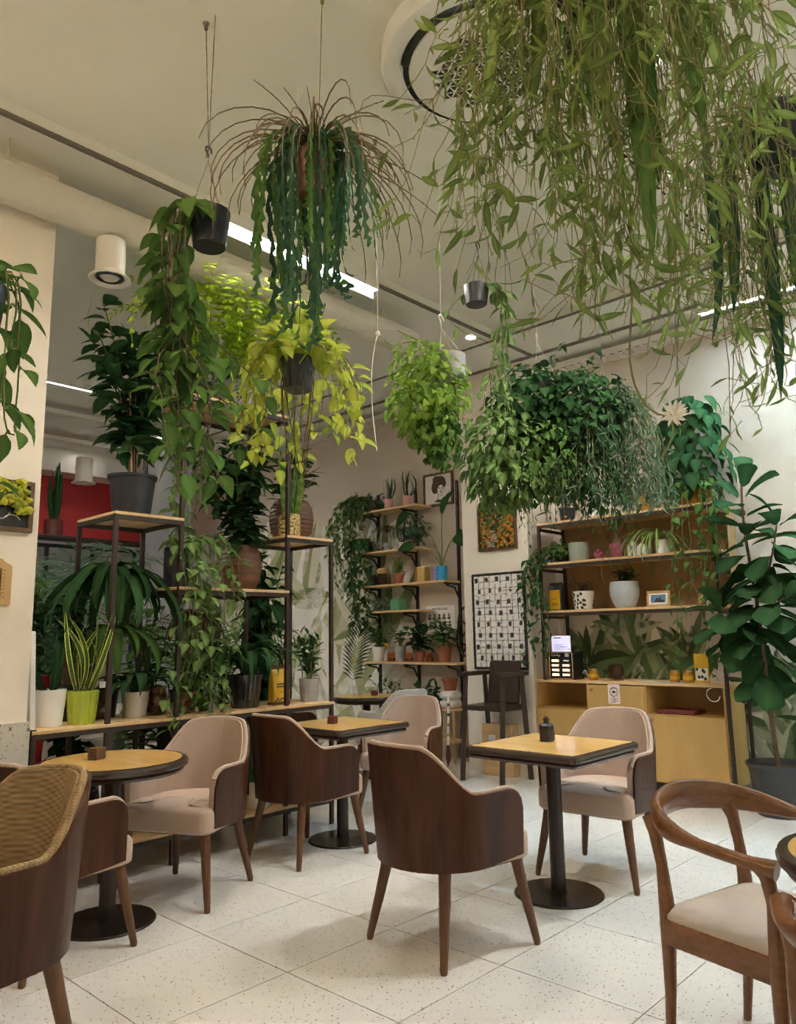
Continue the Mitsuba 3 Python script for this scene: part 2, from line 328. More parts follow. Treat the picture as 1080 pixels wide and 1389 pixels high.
tray('white perforated cable tray under the ceiling along the back wall', .2, 9.0, (6.36, 6.59), 3.90, 'y')
tray('white perforated cable tray crossing the ceiling behind the big trailing plant', 3.6, 5.9, (1.58, 1.80), 3.94, 'x')
tray('perforated cable tray in the far room beyond the left pier', 2.2, 6.2, (8.45, 8.62), 3.86, 'x')
tray('second perforated cable tray deeper in the far room', 2.2, 6.2, (9.6, 9.8), 3.86, 'x')
# round duct, its hanger and the vent under it
t = thing('ventilation_duct', 'cream round ventilation duct under the ceiling above the left pier', 'duct')
dy, dz, dr_ = 4.085, 3.765, .112
part(t, 'pipe', tube([(-1.5, dy, dz), (2.4, dy, dz), (4.55, dy, dz), (4.62, dy, dz), (4.66, dy, dz)], [dr_, dr_, dr_, dr_ * .9, dr_ * .6], 28), 'm_duct')
for x in (.4, 2.62, 3.8): part(t, 'joint_band', tube([(x, dy, dz), (x + .012, dy, dz)], dr_ + .003, 28), 'm_duct')
for x in (1.32, 2.9, 4.2): part(t, 'hanger_rod', tube([(x, dy - .05, LOW), (x, dy - .05, dz + .11)], .004), 'm_duct')
t = thing('ceiling_vent', 'white round air outlet hanging under the ventilation duct', 'vent')
vx = 1.935
part(t, 'neck', xf(lathe([(.084, .22), (.084, 0), (.078, 0), (.078, .22)], 28), (vx, dy, 3.435)), 'm_white_paint')
part(t, 'outer_ring', xf(lathe([(.082, .03), (.118, -.012), (.122, -.016), (.112, -.02), (.085, -.004)], 32), (vx, dy, 3.43)), 'm_white_paint')
part(t, 'inner_ring', xf(lathe([(.078, .01), (.080, -.006), (.066, -.014), (.062, .002)], 28), (vx, dy, 3.43)), 'm_grey_plastic')
part(t, 'centre_disc', xf(lathe([(.0005, -.012), (.044, -.012), (.052, -.004), (.05, .006), (.0005, .01)], 28), (vx, dy, 3.43)), 'm_white_paint')
t = thing('ceiling_vent', 'white air outlet in the far room behind the tall black nursery pot', 'vent')
part(t, 'neck', xf(lathe([(.11, .32), (.11, 0), (.1, 0), (.1, .32)], 20), (4.46, 9.9, 3.42)), 'm_white_paint')
part(t, 'outer_ring', xf(lathe([(.11, .02), (.16, -.02), (.02, -.01)], 20), (4.46, 9.9, 3.42)), 'm_white_paint')
# round ceiling cassette
t = thing('ceiling_cassette', 'round white air conditioning cassette on the ceiling behind the big trailing plant', 'air conditioner')
cx, cy, cz = 2.67, 1.85, 3.95
part(t, 'body', xf(lathe([(.46, .13), (.50, .10), (.505, .03), (.49, .004), (.46, -.002), (.418, .0), (.412, .018), (.40, .018)], 64), (cx, cy, cz)), 'm_white')
part(t, 'air_slot', xf(lathe([(.415, .02), (.405, .03), (.372, .03), (.365, .012)], 64), (cx, cy, cz)), 'm_black')
a = np.linspace(2.35, 3.75, 24)
part(t, 'slot_flap', tube(np.c_[cx + .39 * np.cos(a), cy + .39 * np.sin(a), np.full(24, cz + .008)], np.r_[.004, np.full(22, .022), .004], 8, .3), 'm_black_gloss')
part(t, 'grille_plate', xf(lathe([(.372, .012), (.366, .0), (.33, -.006), (.0005, -.006), (.0005, .004), (.37, .014)], 64), (cx, cy, cz)), 'm_white')
tri = []
s = .048
for i in range(-7, 8):
    for j in range(-7, 8):
        for k in (0, 1):
            px_, py_ = (i + j * .5 + (.5 if k else 0)) * s, (j + (.333 if k else 0)) * s * .866
            if math.hypot(px_, py_) < .26 and (math.hypot(px_, py_) < .225 or (i + j + k) % 2):
                tri.append(Polygon([(px_ + .019 * math.cos(q + k * math.pi + math.pi / 2), py_ + .019 * math.sin(q + k * math.pi + math.pi / 2)) for q in (0, 2.094, 4.189)]))
tm = cat(*[trimesh.creation.extrude_polygon(q, .002, engine='earcut') for q in tri]); tm.apply_translation([cx, cy, cz - .0075])
part(t, 'grille_opening', tm, 'm_black', False, kind='stuff')
bx_, by_ = cx + .39 * math.cos(2.72), cy + .39 * math.sin(2.72)
bx_, by_ = 2.335, 1.645
part(t, 'display_ring', xf(lathe([(.012, 0), (.012, -.004), (.017, -.004), (.017, 0)], 20), (bx_, by_, cz - .014)), 'm_blue')
part(t, 'display_dot', xf(lathe([(.0005, -.004), (.006, -.004), (.006, 0)], 14), (bx_, by_, cz - .014)), 'm_blue')

# mural leaves printed on the back wall: flat shapes a millimetre thick in the paint's own colours
def mural(name, label, spots, tones, seed, stripe=.2):
    r = np.random.default_rng(seed); ms, cs = [], []
    for n, (y0, z0, spread, L, count, base) in enumerate(spots):
        for k in range(count):
            a = base + (k / max(count - 1, 1) - .5) * spread + r.normal(0, .06); l = L * r.uniform(.7, 1.1); w = l * r.uniform(.10, .19)
            u = np.linspace(0, 1, 9); bend = r.normal(0, .25)
            cy_ = np.cumsum(np.r_[0, np.cos(a + bend * u[1:] * 1.4)]) * l / 8; cz_ = np.cumsum(np.r_[0, np.sin(a + bend * u[1:] * 1.4)]) * l / 8
            ny, nz = -np.gradient(cz_), np.gradient(cy_); q = np.hypot(ny, nz); ww = w * np.sin(np.pi * u ** .8) ** .8
            for side in (-1, 1):
                v = np.zeros((18, 3)); v[:9, 1], v[:9, 2] = y0 + cy_, z0 + cz_
                v[9:, 1], v[9:, 2] = y0 + cy_ + side * ww * ny / q, z0 + cz_ + side * ww * nz / q
                v[:, 0] = WX - .0008 - .00022 * ((n * 31 + k * 7) % 9); f = []
                for i in range(8): f += [[i, i + 1, 9 + i + 1], [i, 9 + i + 1, 9 + i]]
                ms.append(trimesh.Trimesh(v, f, process=False)); cs.append(np.tile(np.array(tones[r.integers(len(tones))]) * r.uniform(.8, 1.15), (18, 1)))
                if r.random() < stripe:   # light stripes across the half leaf
                    for i in range(1, 8, 2): cs[-1][[i, 9 + i]] = np.array(tones[-1])
    key = fresh('wall_back__' + name); scene[key] = mikit.ply(cat(*ms), 'm_mural', False, color=np.vstack(cs)); labels[key] = {'label': label}
scene['m_mural'] = {'type': 'twosided', 'bsdf': {'type': 'diffuse', 'reflectance': {'type': 'mesh_attribute', 'name': 'vertex_color'}}}
GT = [[.07, .11, .045], [.12, .165, .075], [.045, .07, .03], [.18, .21, .11], [.36, .36, .24]]
WT = [[.66, .64, .50], [.40, .43, .24], [.80, .78, .68], [.22, .27, .13], [.86, .84, .78]]
rr = np.random.default_rng(5)
sp = [(3.25 + d, .78 + h, 2.6, .46, 11, b) for d, h, b in ((-.25, .05, 2.2), (.1, .1, 1.6), (.32, .0, 1.1), (-.45, .0, 1.9), (-.05, .32, 1.5), (.45, .2, 2.4), (-.55, .25, .9), (-.15, -.05, .5), (.2, -.05, 2.7), (.05, .5, 1.6))]
mural('mural', 'painted tropical leaves on the wall above the sideboard', sp, GT, 4)
sp = [(2.0 - k * .32 + rr.uniform(-.1, .1), z + rr.uniform(-.05, .05), 2.6, .45, 10, rr.uniform(1, 2.1)) for k in range(7) for z in (.1, .45, .8)]
mural('mural', 'painted tropical leaves on the wall behind the fiddle leaf fig', sp, GT, 6)
sp = [(6.7 + k * .5 + rr.uniform(-.1, .1), .15 + z * .55, 1.9, 1.15, 9, rr.uniform(1.1, 2.1)) for k in range(7) for z in range(4)]
mural('mural', 'pale painted palm leaves on the wall left of the wall shelves', sp, WT, 8)
def palm_print(y0, z0, l, a, tone):
    ms = []
    u = np.linspace(0, 1, 22); sy = y0 + l * u * math.cos(a) - .12 * u * u; sz = z0 + l * u * math.sin(a)
    pol = []
    for i in range(2, 22):
        for s in (-1, 1):
            b = a + s * (1.15 - .5 * u[i]); L = .34 * math.sin(math.pi * (.15 + .8 * u[i]))
            dy_, dz_ = math.cos(b) * L, math.sin(b) * L; ny, nz = -math.sin(b) * .012, math.cos(b) * .012
            pol.append(Polygon([(sy[i], sz[i]), (sy[i] + dy_ * .5 + ny, sz[i] + dz_ * .5 + nz), (sy[i] + dy_, sz[i] + dz_ - .04), (sy[i] + dy_ * .5 - ny, sz[i] + dz_ * .5 - nz)]))
    return decal([p.buffer(0) for p in pol], (WX - .004, 0, 0), (0, -1, 0), (0, 0, 1), .0008) if False else cat(*[xf(trimesh.creation.extrude_polygon(p.buffer(0), .0008, engine='earcut'), M=np.array([[0, 0, 1, WX - .004], [1, 0, 0, 0], [0, 1, 0, 0], [0, 0, 0, 1.0]])) for p in pol])
part('wall_back', 'palm_print', palm_print(6.95, .70, .85, 1.75, 0), 'm_ink', False, label='dark printed palm frond on the pale mural')
# tall frames, posts and a dark glass partition in the far room
t = thing('room_partition', 'dark metal framed glass partition in the far room below the red wall', 'partition')
fr = [box(2.4, 6.4, 10.82, 10.86, z, z + .05) for z in (.02, 1.35, 2.62)] + [box(x, x + .05, 10.82, 10.86, .02, 2.67) for x in np.arange(2.4, 6.4, .66)]
for f_ in fr: part(t, 'frame_bar', f_, 'm_black', False)
for x in np.arange(2.45, 6.3, .66): part(t, 'pane', box(x, x + .61, 10.838, 10.842, .07, 2.62), 'm_glass', False)

# ------------------------------------------------------------------ barrel chairs
def chair_meshes():
    S, Tn = 57, 12
    def plan(s, k, off):
        """s in -1..1 round the shell, k height 0..1, off inward; returns x, y (chair faces +x)."""
        arm, R = .22, .285 + .018 * (k - .5) - off
        la = arm; lc = math.pi * .285; tot = 2 * la + lc; d = (s + 1) / 2 * tot
        bx = -.03 - .045 * k * max(0, 1 - abs(s) * 1.6)
        if d < la: return (bx * 0 - .03 + (la - d), -R * (1 + .03 * (d / la - 1)))
        if d > la + lc: return (-.03 + (d - la - lc), R * (1 + .03 * ((tot - d) / la - 1)))
        a = -math.pi / 2 - (d - la) / lc * math.pi
        return (bx + R * math.cos(a) * .98, R * math.sin(a) * 1.0)
    def ztop(s):
        a = abs(s); t_ = min(max((a - .24) / .36, 0), 1); z = .815 - .185 * (t_ * t_ * (3 - 2 * t_))
        if a < .24: z = .815 + .008 * (1 - (a / .24) ** 2)
        e = (1 - a) * .5 * (2 * .22 + math.pi * .285); r = .085
        if e < r: z -= r - math.sqrt(max(r * r - (r - e) ** 2, 0))
        return z
    def zbot(s): return .345 + .03 * (1 - abs(s)) * 0 + .018 * abs(s) ** 3
    def shell(o0, o1, dt, db, inset):
        ss = np.sign(np.linspace(-1, 1, S)) * (1 - (1 - np.abs(np.linspace(-1, 1, S))) ** 1.25); ss = ss * inset
        kk = np.linspace(0, 1, Tn); V = []
        for off in (o0, o1):
            for s in ss:
                z0, z1 = zbot(s) + db, ztop(s) - dt
                for k in kk:
                    z = z0 + (z1 - z0) * k; h = (z - .35) / .47
                    x, y = plan(s, h, off); V.append((x, y, z))
        V = np.array(V); n = S * Tn; F_ = []
        for i in range(S - 1):
            for j in range(Tn - 1):
                a, b, c, d = i * Tn + j, (i + 1) * Tn + j, (i + 1) * Tn + j + 1, i * Tn + j + 1
                F_ += [[a, c, b], [a, d, c], [n + a, n + b, n + c], [n + a, n + c, n + d]]
        for i in range(S - 1):
            for j, fl_ in ((0, 1), (Tn - 1, 0)):
                a, b = i * Tn + j, (i + 1) * Tn + j
                q = [[a, b, n + b], [a, n + b, n + a]]; F_ += q if fl_ else [x[::-1] for x in q]
        for i, fl_ in ((0, 0), (S - 1, 1)):
            for j in range(Tn - 1):
                a, b = i * Tn + j, i * Tn + j + 1
                q = [[a, b, n + b], [a, n + b, n + a]]; F_ += q if fl_ else [x[::-1] for x in q]
        m = trimesh.Trimesh(V, F_, process=False); m.fix_normals(); return m
    outer = shell(0, .012, 0, 0, 1.0)
    inner = shell(.012, .045, -.002, .03, .992)
    ss = np.linspace(-.985, .985, 90); pp = [(*plan(s, (ztop(s) - .35) / .47, .024), ztop(s) + .004) for s in ss]
    piping = tube(pp, .011, 8)
    def ring(i):
        a = np.linspace(-math.pi / 2, math.pi / 2, 20); R = .262 - i
        front = [(.215 + (.035 - i) * 1, y) for y in np.linspace(.27 - i - .05, -(.27 - i - .05), 10)]
        fr_ = [(.20 + (.05 - i) * math.cos(q), (.215 + (.05 - i) * math.sin(q))) for q in np.linspace(math.pi / 2, 0, 6)]
        fl_ = [(x, -y) for x, y in fr_[::-1]]
        back = [(-.03 - (R - .02) * math.cos(q), R * math.sin(q)) for q in a]
        return np.array(fr_ + front[1:-1] + fl_ + back)[::-1]
    seat = disc_stack(ring, [(.02, .335), (.0, .35), (-.002, .40), (.0, .435), (.012, .452), (.05, .463), (.14, .470)])
    legs = []
    for x0, y0, x1, y1 in ((.19, .215, .245, .272), (.19, -.215, .245, -.272), (-.17, .175, -.24, .232), (-.17, -.175, -.24, -.232)):
        legs.append(tube([(x0, y0, .36), ((x0 + x1) / 2, (y0 + y1) / 2, .18), (x1, y1, .012), (x1, y1, 0)], [.026, .021, .0145, .012], 14))
    return outer, inner, piping, seat, legs
c_outer, c_inner, c_piping, c_seat, c_legs = chair_meshes()
def chair_set(fab, pip, shell='m_walnut'):
    return dict(shell=mikit.ply(c_outer, shell, 50), backrest=mikit.ply(c_inner, fab, 50), piping=mikit.ply(c_piping, pip, True), seat=mikit.ply(c_seat, fab, 40)), [mikit.ply(l, 'm_leg', 40) for l in c_legs]
CH = {'velvet': chair_set('m_fabric', 'm_fabric'), 'tweed': chair_set('m_tweed', 'm_tweed'), 'mesh': chair_set('m_mesh', 'm_mesh', 'm_mesh')}
def chair(label, x, y, deg, fab='velvet', group='barrel chairs with walnut shells at the tables', s=1.0):
    t = thing('barrel_chair', label, 'chair', group); M = mm((x, y, 0), math.radians(deg), s); parts_, legs = CH[fab]
    for k, v in parts_.items(): put(t, k, v, M)
    for l in legs: put(t, 'leg', l, M)
    return t
chair('walnut backed barrel chair seen from behind in the middle of the floor', 2.733, 2.275, -8, s=1.035)
chair('beige barrel chair facing the viewer behind the square table with the black bottle', 4.02, 2.21, 184, s=1.03)
chair('walnut backed barrel chair pushed under the square table beside the shelving', 3.19, 3.78, 0, s=1.03)
chair('beige barrel chair facing the viewer between the round table and the shelving', 2.34, 3.73, 205, s=1.03)
chair('walnut backed barrel chair half hidden behind the tweed chair at the round table', 1.51, 3.50, 10)
chair('tweed lined barrel chair cut off by the left edge of the picture', .88, 2.65, 190, 'tweed', s=1.06)
chair('beige barrel chair facing the viewer behind the far square table', 4.36, 4.02, 200)
chair('pale mesh barrel chair behind the beige one at the far round table', 5.20, 4.93, 82, 'mesh', None)
chair('beige barrel chair left of the far round table behind the shelving', 4.75, 5.75, -40)
chair('grey mesh barrel chair in the far room under the left end of the shelving', 2.55, 5.55, 170, 'mesh', None)
chair('grey mesh barrel chair in the far room under the middle of the shelving', 3.35, 5.75, 200, 'mesh', None)

# ------------------------------------------------------------------ tables
def table(label, x, y, kind, r, deg=0, h=.74):
    t = thing('cafe_table', label, 'table')
    if kind == 'round': ring = lambda i: np.c_[(r - i) * np.cos(np.linspace(0, 2 * np.pi, 48, endpoint=False)), (r - i) * np.sin(np.linspace(0, 2 * np.pi, 48, endpoint=False))]
    else:
        def ring(i):
            q = []
            for k, (sx, sy) in enumerate(((1, 1), (-1, 1), (-1, -1), (1, -1))):
                for a in np.linspace(0, math.pi / 2, 7): q.append((sx * (r - .045) + (.045 - i) * math.cos(a + k * math.pi / 2), sy * (r - .045) + (.045 - i) * math.sin(a + k * math.pi / 2)))
            return np.array(q)
    M = mm((x, y, 0), math.radians(deg))
    put(t, 'edge', mikit.ply(disc_stack(ring, [(.06, h - .064), (.026, h - .062), (.018, h - .050), (.024, h - .041), (.004, h - .035), (0, h - .019), (.006, h - .005), (.016, h - .001), (.04, h - .002)]), 'm_tableedge', 40), M)
    put(t, 'tabletop', mikit.ply(disc_stack(ring, [(.032, h - .006), (.032, h - .001), (.034, h)]), 'm_tabletop', 30), M)
    put(t, 'column', mikit.ply(cat(lathe([(.038, .01), (.038, h - .063)], 28)), 'm_base', 40), M)
    put(t, 'bracket', mikit.ply(cat(rbox(-.16, .16, -.025, .025, h - .080, h - .063), rbox(-.025, .025, -.16, .16, h - .080, h - .063)), 'm_base', False), M)
    put(t, 'base', mikit.ply(lathe([(.0005, .0), (.220, .0), (.225, .004), (.220, .012), (.06, .016), (.045, .022), (.0005, .022)], 48), 'm_base', 40), M)
    return t
table('round wooden cafe table with dark rim at the left', 1.85, 3.63, 'round', .355)
table('square wooden cafe table beside the shelving with a small orange cube', 3.56, 3.84, 'square', .33)
table('square wooden cafe table with a black bottle in front of the sideboard', 3.55, 2.22, 'square', .335)
table('far round cafe table with a glass near the back wall', 5.29, 5.36, 'round', .33)
table('round table just entering the picture at the right edge', 2.36, .39, 'round', .36)
def cube_block(label, x, y, m, s=.052, group=None):
    t = single('cube_holder', label, 'table decoration', xf(cat(rbox(-s / 2, s / 2, -s / 2, s / 2, 0, s * .92, .003)), (x, y, .7405), .3), m, False, group)
    part(t, 'grain_stripe', xf(cat(*[rbox(-s / 2 - .0008, s / 2 + .0008, -s / 2 - .0008, s / 2 + .0008, z, z + .003, .0005) for z in (.010, .021, .034)]), (x, y, .7405), .3), 'm_darkwood', False)
cube_block('dark wooden cube on the left round table', 1.80, 3.70, 'm_leg', .06)
cube_block('orange brown cube on the square table by the shelving', 3.50, 3.87, 'm_redbrown')
cube_block('small brown cube on the far round table', 5.34, 5.30, 'm_redbrown')
cube_block('small wooden cube behind the black bottle', 3.66, 2.30, 'm_leg', .045)
t = thing('bottle', 'small black bottle on the square table in front of the sideboard', 'bottle')
bt = (3.60, 2.28, .7405)
part(t, 'body', xf(disc_stack(lambda i: np.array(rrect(.062 - 2 * i, .062 - 2 * i, .012).exterior.coords)[:-1], [(.004, 0), (0, .004), (0, .082), (.010, .093), (.018, .096)]), bt), 'm_black', 40)
part(t, 'neck', xf(lathe([(.013, .09), (.013, .105), (.017, .107), (.017, .118), (.0005, .120)], 18), bt), 'm_black')
part(t, 'sprout', xf(cat(*[trimesh.creation.icosphere(1, .009) for _ in range(1)]), (bt[0], bt[1], bt[2] + .126)), 'm_redbrown')
t = thing('drinking_glass', 'clear glass on the far round table', 'glass')
part(t, 'body', xf(lathe([(.0005, .002), (.03, 0), (.033, .10), (.031, .10), (.028, .006), (.0005, .008)], 20), (5.20, 5.42, .7405)), 'm_glass')
# ------------------------------------------------------------------ wooden armchairs at the right
def arm_meshes():
    half = [(.235, -.275, .672), (.16, -.292, .682), (.02, -.300, .695), (-.10, -.285, .712), (-.20, -.225, .735), (-.265, -.11, .752), (-.285, 0, .758)]
    pts = spline(half + [(x, -y, z) for x, y, z in half[-2::-1]], 61)
    k = np.abs(np.linspace(-1, 1, 61)); tall = 1 - np.clip((k - .15) / .5, 0, 1) ** 1.5
    rail = tube(pts, .0185 + .012 * (k > .9) * (k - .9) * 10 + .004 * (1 - tall), 12, .80 + 1.9 * tall)
    legs = []
    for s in (-1, 1):
        legs.append(tube([(.185, s * .245, 0), (.195, s * .255, .2), (.205, s * .262, .40), (.21, s * .266, .47), (.212, s * .270, .58), (.205, s * .278, .65), (.19, s * .282, .682)], [.013, .018, .024, .024, .018, .021, .030], 14))
    for s in (-1, 1):
        legs.append(tube([(-.225, s * .205, 0), (-.205, s * .21, .2), (-.195, s * .213, .40), (-.195, s * .214, .47), (-.205, s * .212, .58), (-.222, s * .212, .67), (-.235, s * .205, .725)], [.013, .018, .025, .024, .018, .021, .034], 14))
    fr = [rbox(-.19, .20, s * .235 - .012, s * .235 + .012, .350, .425) for s in (-1, 1)] + [rbox(.195, .219, -.25, .25, .350, .425), rbox(-.206, -.182, -.2, .2, .350, .425)]
    cush = disc_stack(lambda i: np.array(affinity.translate(rrect(.42 - 2 * i, .48 - 2 * i, .05), .005, 0).exterior.coords)[:-1], [(.02, .41), (0, .422), (.0, .438), (.012, .455), (.05, .468), (.12, .474)])
    return rail, legs, fr, cush
a_rail, a_legs, a_fr, a_cush = arm_meshes()
A_ = dict(arm_rail=mikit.ply(a_rail, 'm_armwood', 50), cushion=mikit.ply(a_cush, 'm_cushion', 50)); AL = [mikit.ply(l, 'm_armwood', 50) for l in a_legs]; AF = [mikit.ply(l, 'm_armwood', False) for l in a_fr]
def armchair(label, x, y, deg):
    t = thing('wooden_armchair', label, 'armchair', 'wooden armchairs with curved arm rails'); M = mm((x, y, 0), math.radians(deg), .985)
    for k, v in A_.items(): put(t, k, v, M)
    for l in AL: put(t, 'leg', l, M)
    for l in AF: put(t, 'seat_rail', l, M)
armchair('wooden armchair with curved arm rail and pale cushion at the right edge', 2.615, .905, -104)
armchair('wooden armchair of which only one arm end shows at the lower right corner', 1.945, .31, 25)

# ------------------------------------------------------------------ high chair
t = thing('high_chair', 'dark wooden high chair standing in front of the photo board', 'high chair'); M = mm((5.86, 4.26, 0), math.radians(178))
for sx, sy in ((1, 1), (1, -1), (-1, 1), (-1, -1)):
    top = .93 if True else 1
    put(t, 'leg', mikit.ply(tube([(sx * .215, sy * .225, 0), (sx * .14, sy * .215, top)], [.031, .028], 4), 'm_darkwood', False), M)
put(t, 'seat', mikit.ply(rbox(-.18, .18, -.215, .215, .62, .665), 'm_darkwood', False), M)
put(t, 'backrest', mikit.ply(xf(rbox(-.016, .016, -.178, .178, .67, 1.06, .008), M=trimesh.transformations.rotation_matrix(-.16, [0, 1, 0], [0, 0, .66])).apply_translation([-.13, 0, 0]), 'm_darkwood', False), M)
for s in (-1, 1): put(t, 'armrest', mikit.ply(rbox(-.20, .22, s * .225 - .036, s * .225 + .036, .925, .962), 'm_darkwood', False), M)
for s in (-1, 1): put(t, 'stretcher', mikit.ply(rbox(-.19, .19, s * .226 - .014, s * .226 + .014, .19, .245), 'm_darkwood', False), M)
put(t, 'footrest', mikit.ply(rbox(.165, .20, -.20, .20, .24, .28), 'm_darkwood', False), M)
put(t, 'crossbar', mikit.ply(tube([(-.12, -.19, .62), (-.20, -.21, .12)], .008, 6), 'm_black'), M)

# ------------------------------------------------------------------ plant shelving between the rooms
t = thing('plant_shelving', 'open metal and wood shelving full of potted plants dividing the room', 'shelving')
PXS, YB = [1.70, 2.106, 2.54, 3.39, 3.805], 4.70
for x, top in zip(PXS, (.85, 2.05, 2.90, 2.90, 2.02)):
    for y in (YE, YB): part(t, 'post', box(x - .0125, x + .0125, y - .0125, y + .0125, 0, top), 'm_metal', False)
def shelf_board(x0, x1, z):
    part(t, 'shelf', rbox(x0 - .012, x1 + .012, YE - .015, YB + .015, z - .020, z, .003), 'm_shelf', False)
    part(t, 'shelf_frame', cat(*[box(x0, x1, y - .0125, y + .0125, z - .046, z - .0205) for y in (YE, YB)], *[box(x - .0125, x + .0125, YE + .0125, YB - .0125, z - .046, z - .0205) for x in (x0, x1)]), 'm_metal', False)
for a, b in zip(PXS, PXS[1:]):
    shelf_board(a, b, .19); shelf_board(a, b, .845)
for a, b, z in ((2.54, 3.39, 1.635), (2.106, 2.54, 2.065), (3.39, 3.805, 2.03), (2.54, 3.39, 2.90)): shelf_board(a, b, z)

# ------------------------------------------------------------------ sideboard with rack
FX = 6.15
t = thing('sideboard', 'yellow plywood sideboard with doors and open niches against the back wall', 'sideboard')
ys = [3.985, 3.455, 2.925, 2.27]; zt, zb = .885, .115
part(t, 'worktop', rbox(FX - .012, 6.585, ys[3] - .01, ys[0] + .01 - .01, zt - .022, zt, .003), 'm_shelf', False)
for y in ys: part(t, 'side_panel', box(FX, 6.58, max(y - .011, ys[3]), min(y + .011, ys[0]), zb, zt - .0225), 'm_ply', False)
part(t, 'bottom_panel', box(FX, 6.58, ys[3], ys[0], zb - .02, zb), 'm_ply', False)
part(t, 'back_panel', box(6.565, 6.58, ys[3], ys[0], zb, zt - .023), 'm_panel', False)
part(t, 'plinth', box(FX + .05, 6.56, ys[3] + .05, ys[0] - .05, 0, zb - .021), 'm_black', False)
for a, b in ((0, 1), (2, 3)):
    part(t, 'niche_shelf', box(FX + .01, 6.565, ys[b] + .0115, ys[a] - .0115, .615, .632), 'm_ply', False)
def door(y1, y0, z0, z1, hy, hz):
    d = part(t, 'door', rbox(FX - .016, FX + .002, y0 + .004, y1 - .004, z0, z1, .002), 'm_ply', False)
    key = fresh(d + '__finger_hole'); scene[key] = mikit.ply(xf(lathe([(.016, .0), (.016, .004), (.011, .004), (.0005, .003)], 18), M=trimesh.transformations.rotation_matrix(-math.pi / 2, [0, 1, 0])).apply_translation([FX - .016, hy, hz]), 'm_panel', 30)
door(ys[0], ys[1], zb - .01, .628, 3.50, .585); door(ys[1], ys[2], zb - .01, zt - .03, 3.41, .81); door(ys[2], ys[3], zb - .01, .628, 2.87, .585)
n_ = single('notice', 'white notice with a round emblem taped to the sideboard door', 'notice', box(FX - .0175, FX - .0165, 3.14, 3.25, .70, .865), 'm_pinkpaper', False)
UX, UZ = (0, -1, 0), (0, 0, 1)
circ = Point(0, 0).buffer(.040).difference(Point(0, 0).buffer(.035)).union(Point(0, 0).buffer(.028).difference(Point(0, 0).buffer(.025)))
part(n_, 'emblem', cat(decal([circ], (FX - .0176, 3.195, .80), UX, UZ, .0005), decal([affinity.scale(Point(0, 0).buffer(.017), 1, .62)], (FX - .0176, 3.195, .80), UX, UZ, .0005)), 'm_ink', False)
part(n_, 'print_line', decal([Polygon([(-.04, z), (.04 - .02 * (k % 2), z), (.04 - .02 * (k % 2), z + .004), (-.04, z + .004)]) for k, z in enumerate((-.055, -.066, -.077, -.088))], (FX - .0176, 3.195, .80), UX, UZ, .0005), 'm_ink', False)
t = thing('wall_rack', 'tall metal framed rack with three wooden shelves above the sideboard', 'shelving')
RY0, RY1, RX = 2.235, 3.865, 6.125
for y, z0 in ((RY0, 0), (RY1, zt)):
    part(t, 'post', box(RX - .0125, RX + .0125, y - .0125, y + .0125, z0, 2.33), 'm_metal', False)
    part(t, 'post', box(6.55, 6.575, y - .0125, y + .0125, z0, 2.33), 'm_metal', False)
    for z in (1.44, 1.88, 2.26) + ((.03,) if z0 == 0 else ()): part(t, 'side_rail', box(RX + .0125, 6.55, y - .0125, y + .0125, z, z + .025), 'm_metal', False)
for z in (1.49, 1.93, 2.31):
    part(t, 'shelf', rbox(RX - .015, 6.575, RY0 - .013, RY1 + .013, z, z + .022, .003), 'm_shelf', False)
    part(t, 'front_rail', box(RX - .0125, RX + .0125, RY0 + .0125, RY1 - .0125, z - .026, z - .0005), 'm_metal', False)
part(t, 'back_panel', box(6.577, 6.588, RY0 + .013, RY1 - .013, 1.47, 2.33), 'm_panel', False)
part(t, 'side_panel', box(RX + .26, 6.576, RY0 - .0135, RY0 - .0127, 1.47, 2.30), 'm_panel', False)

# ------------------------------------------------------------------ wall shelves on the back wall
t = thing('wall_shelves', 'black wall uprights carrying five wooden shelves of small plants', 'shelving')
for y in (6.435, 5.82, 5.20): part(t, 'upright', box(6.572, 6.599, y - .014, y + .014, .25, 3.02), 'm_black', False)
for z, y0, y1 in ((2.775, 5.56, 6.44), (2.285, 5.56, 6.45), (1.89, 5.18, 6.46), (1.59, 5.56, 6.43), (1.015, 5.02, 6.42)):
    part(t, 'shelf', rbox(6.29, 6.570, y0, y1, z - .024, z, .003), 'm_shelf', False)
    for y in (6.435, 5.82, 5.20):
        if y0 - .2 < y < y1 + .05:
            yb_ = min(max(y, y0 + .02), y1 - .02)
            part(t, 'bracket', cat(box(6.33, 6.575, yb_ - .010, yb_ + .010, z - .044, z - .0245), tube([(6.36, yb_, z - .05), (6.50, yb_, z - .075), (6.575, yb_, z - .19)], .011, 6)), 'm_black', False)

# ------------------------------------------------------------------ things on the walls
def frame(name, label, catg, x, y0, y1, z0, z1, w, m, back, depth=.025, tilt=0):
    """Picture on a wall facing -x, hung at x; returns the key."""
    t = thing(name, label, catg)
    part(t, 'frame', cat(rbox(x - depth, x, y0, y1, z0, z0 + w, .002), rbox(x - depth, x, y0, y1, z1 - w, z1, .002), rbox(x - depth, x, y0, y0 + w, z0 + w, z1 - w, .002), rbox(x - depth, x, y1 - w, y1, z0 + w, z1 - w, .002)), m, False)
    part(t, 'backing', box(x - .012, x - .001, y0 + w * .8, y1 - w * .8, z0 + w * .8, z1 - w * .8), back, False)
    return t
def EL(x, y, a, b): return affinity.translate(affinity.scale(Point(0, 0).buffer(1, quad_segs=8), a, b), x, y)
t = frame('portrait_picture', 'framed ink portrait of a woman with dark pinned up hair above the wall shelves', 'picture', WX - .001, 5.25, 5.69, 2.765, 3.15, .026, 'm_bark', 'm_paper')
o = (WX - .0135, 5.47, 2.955)
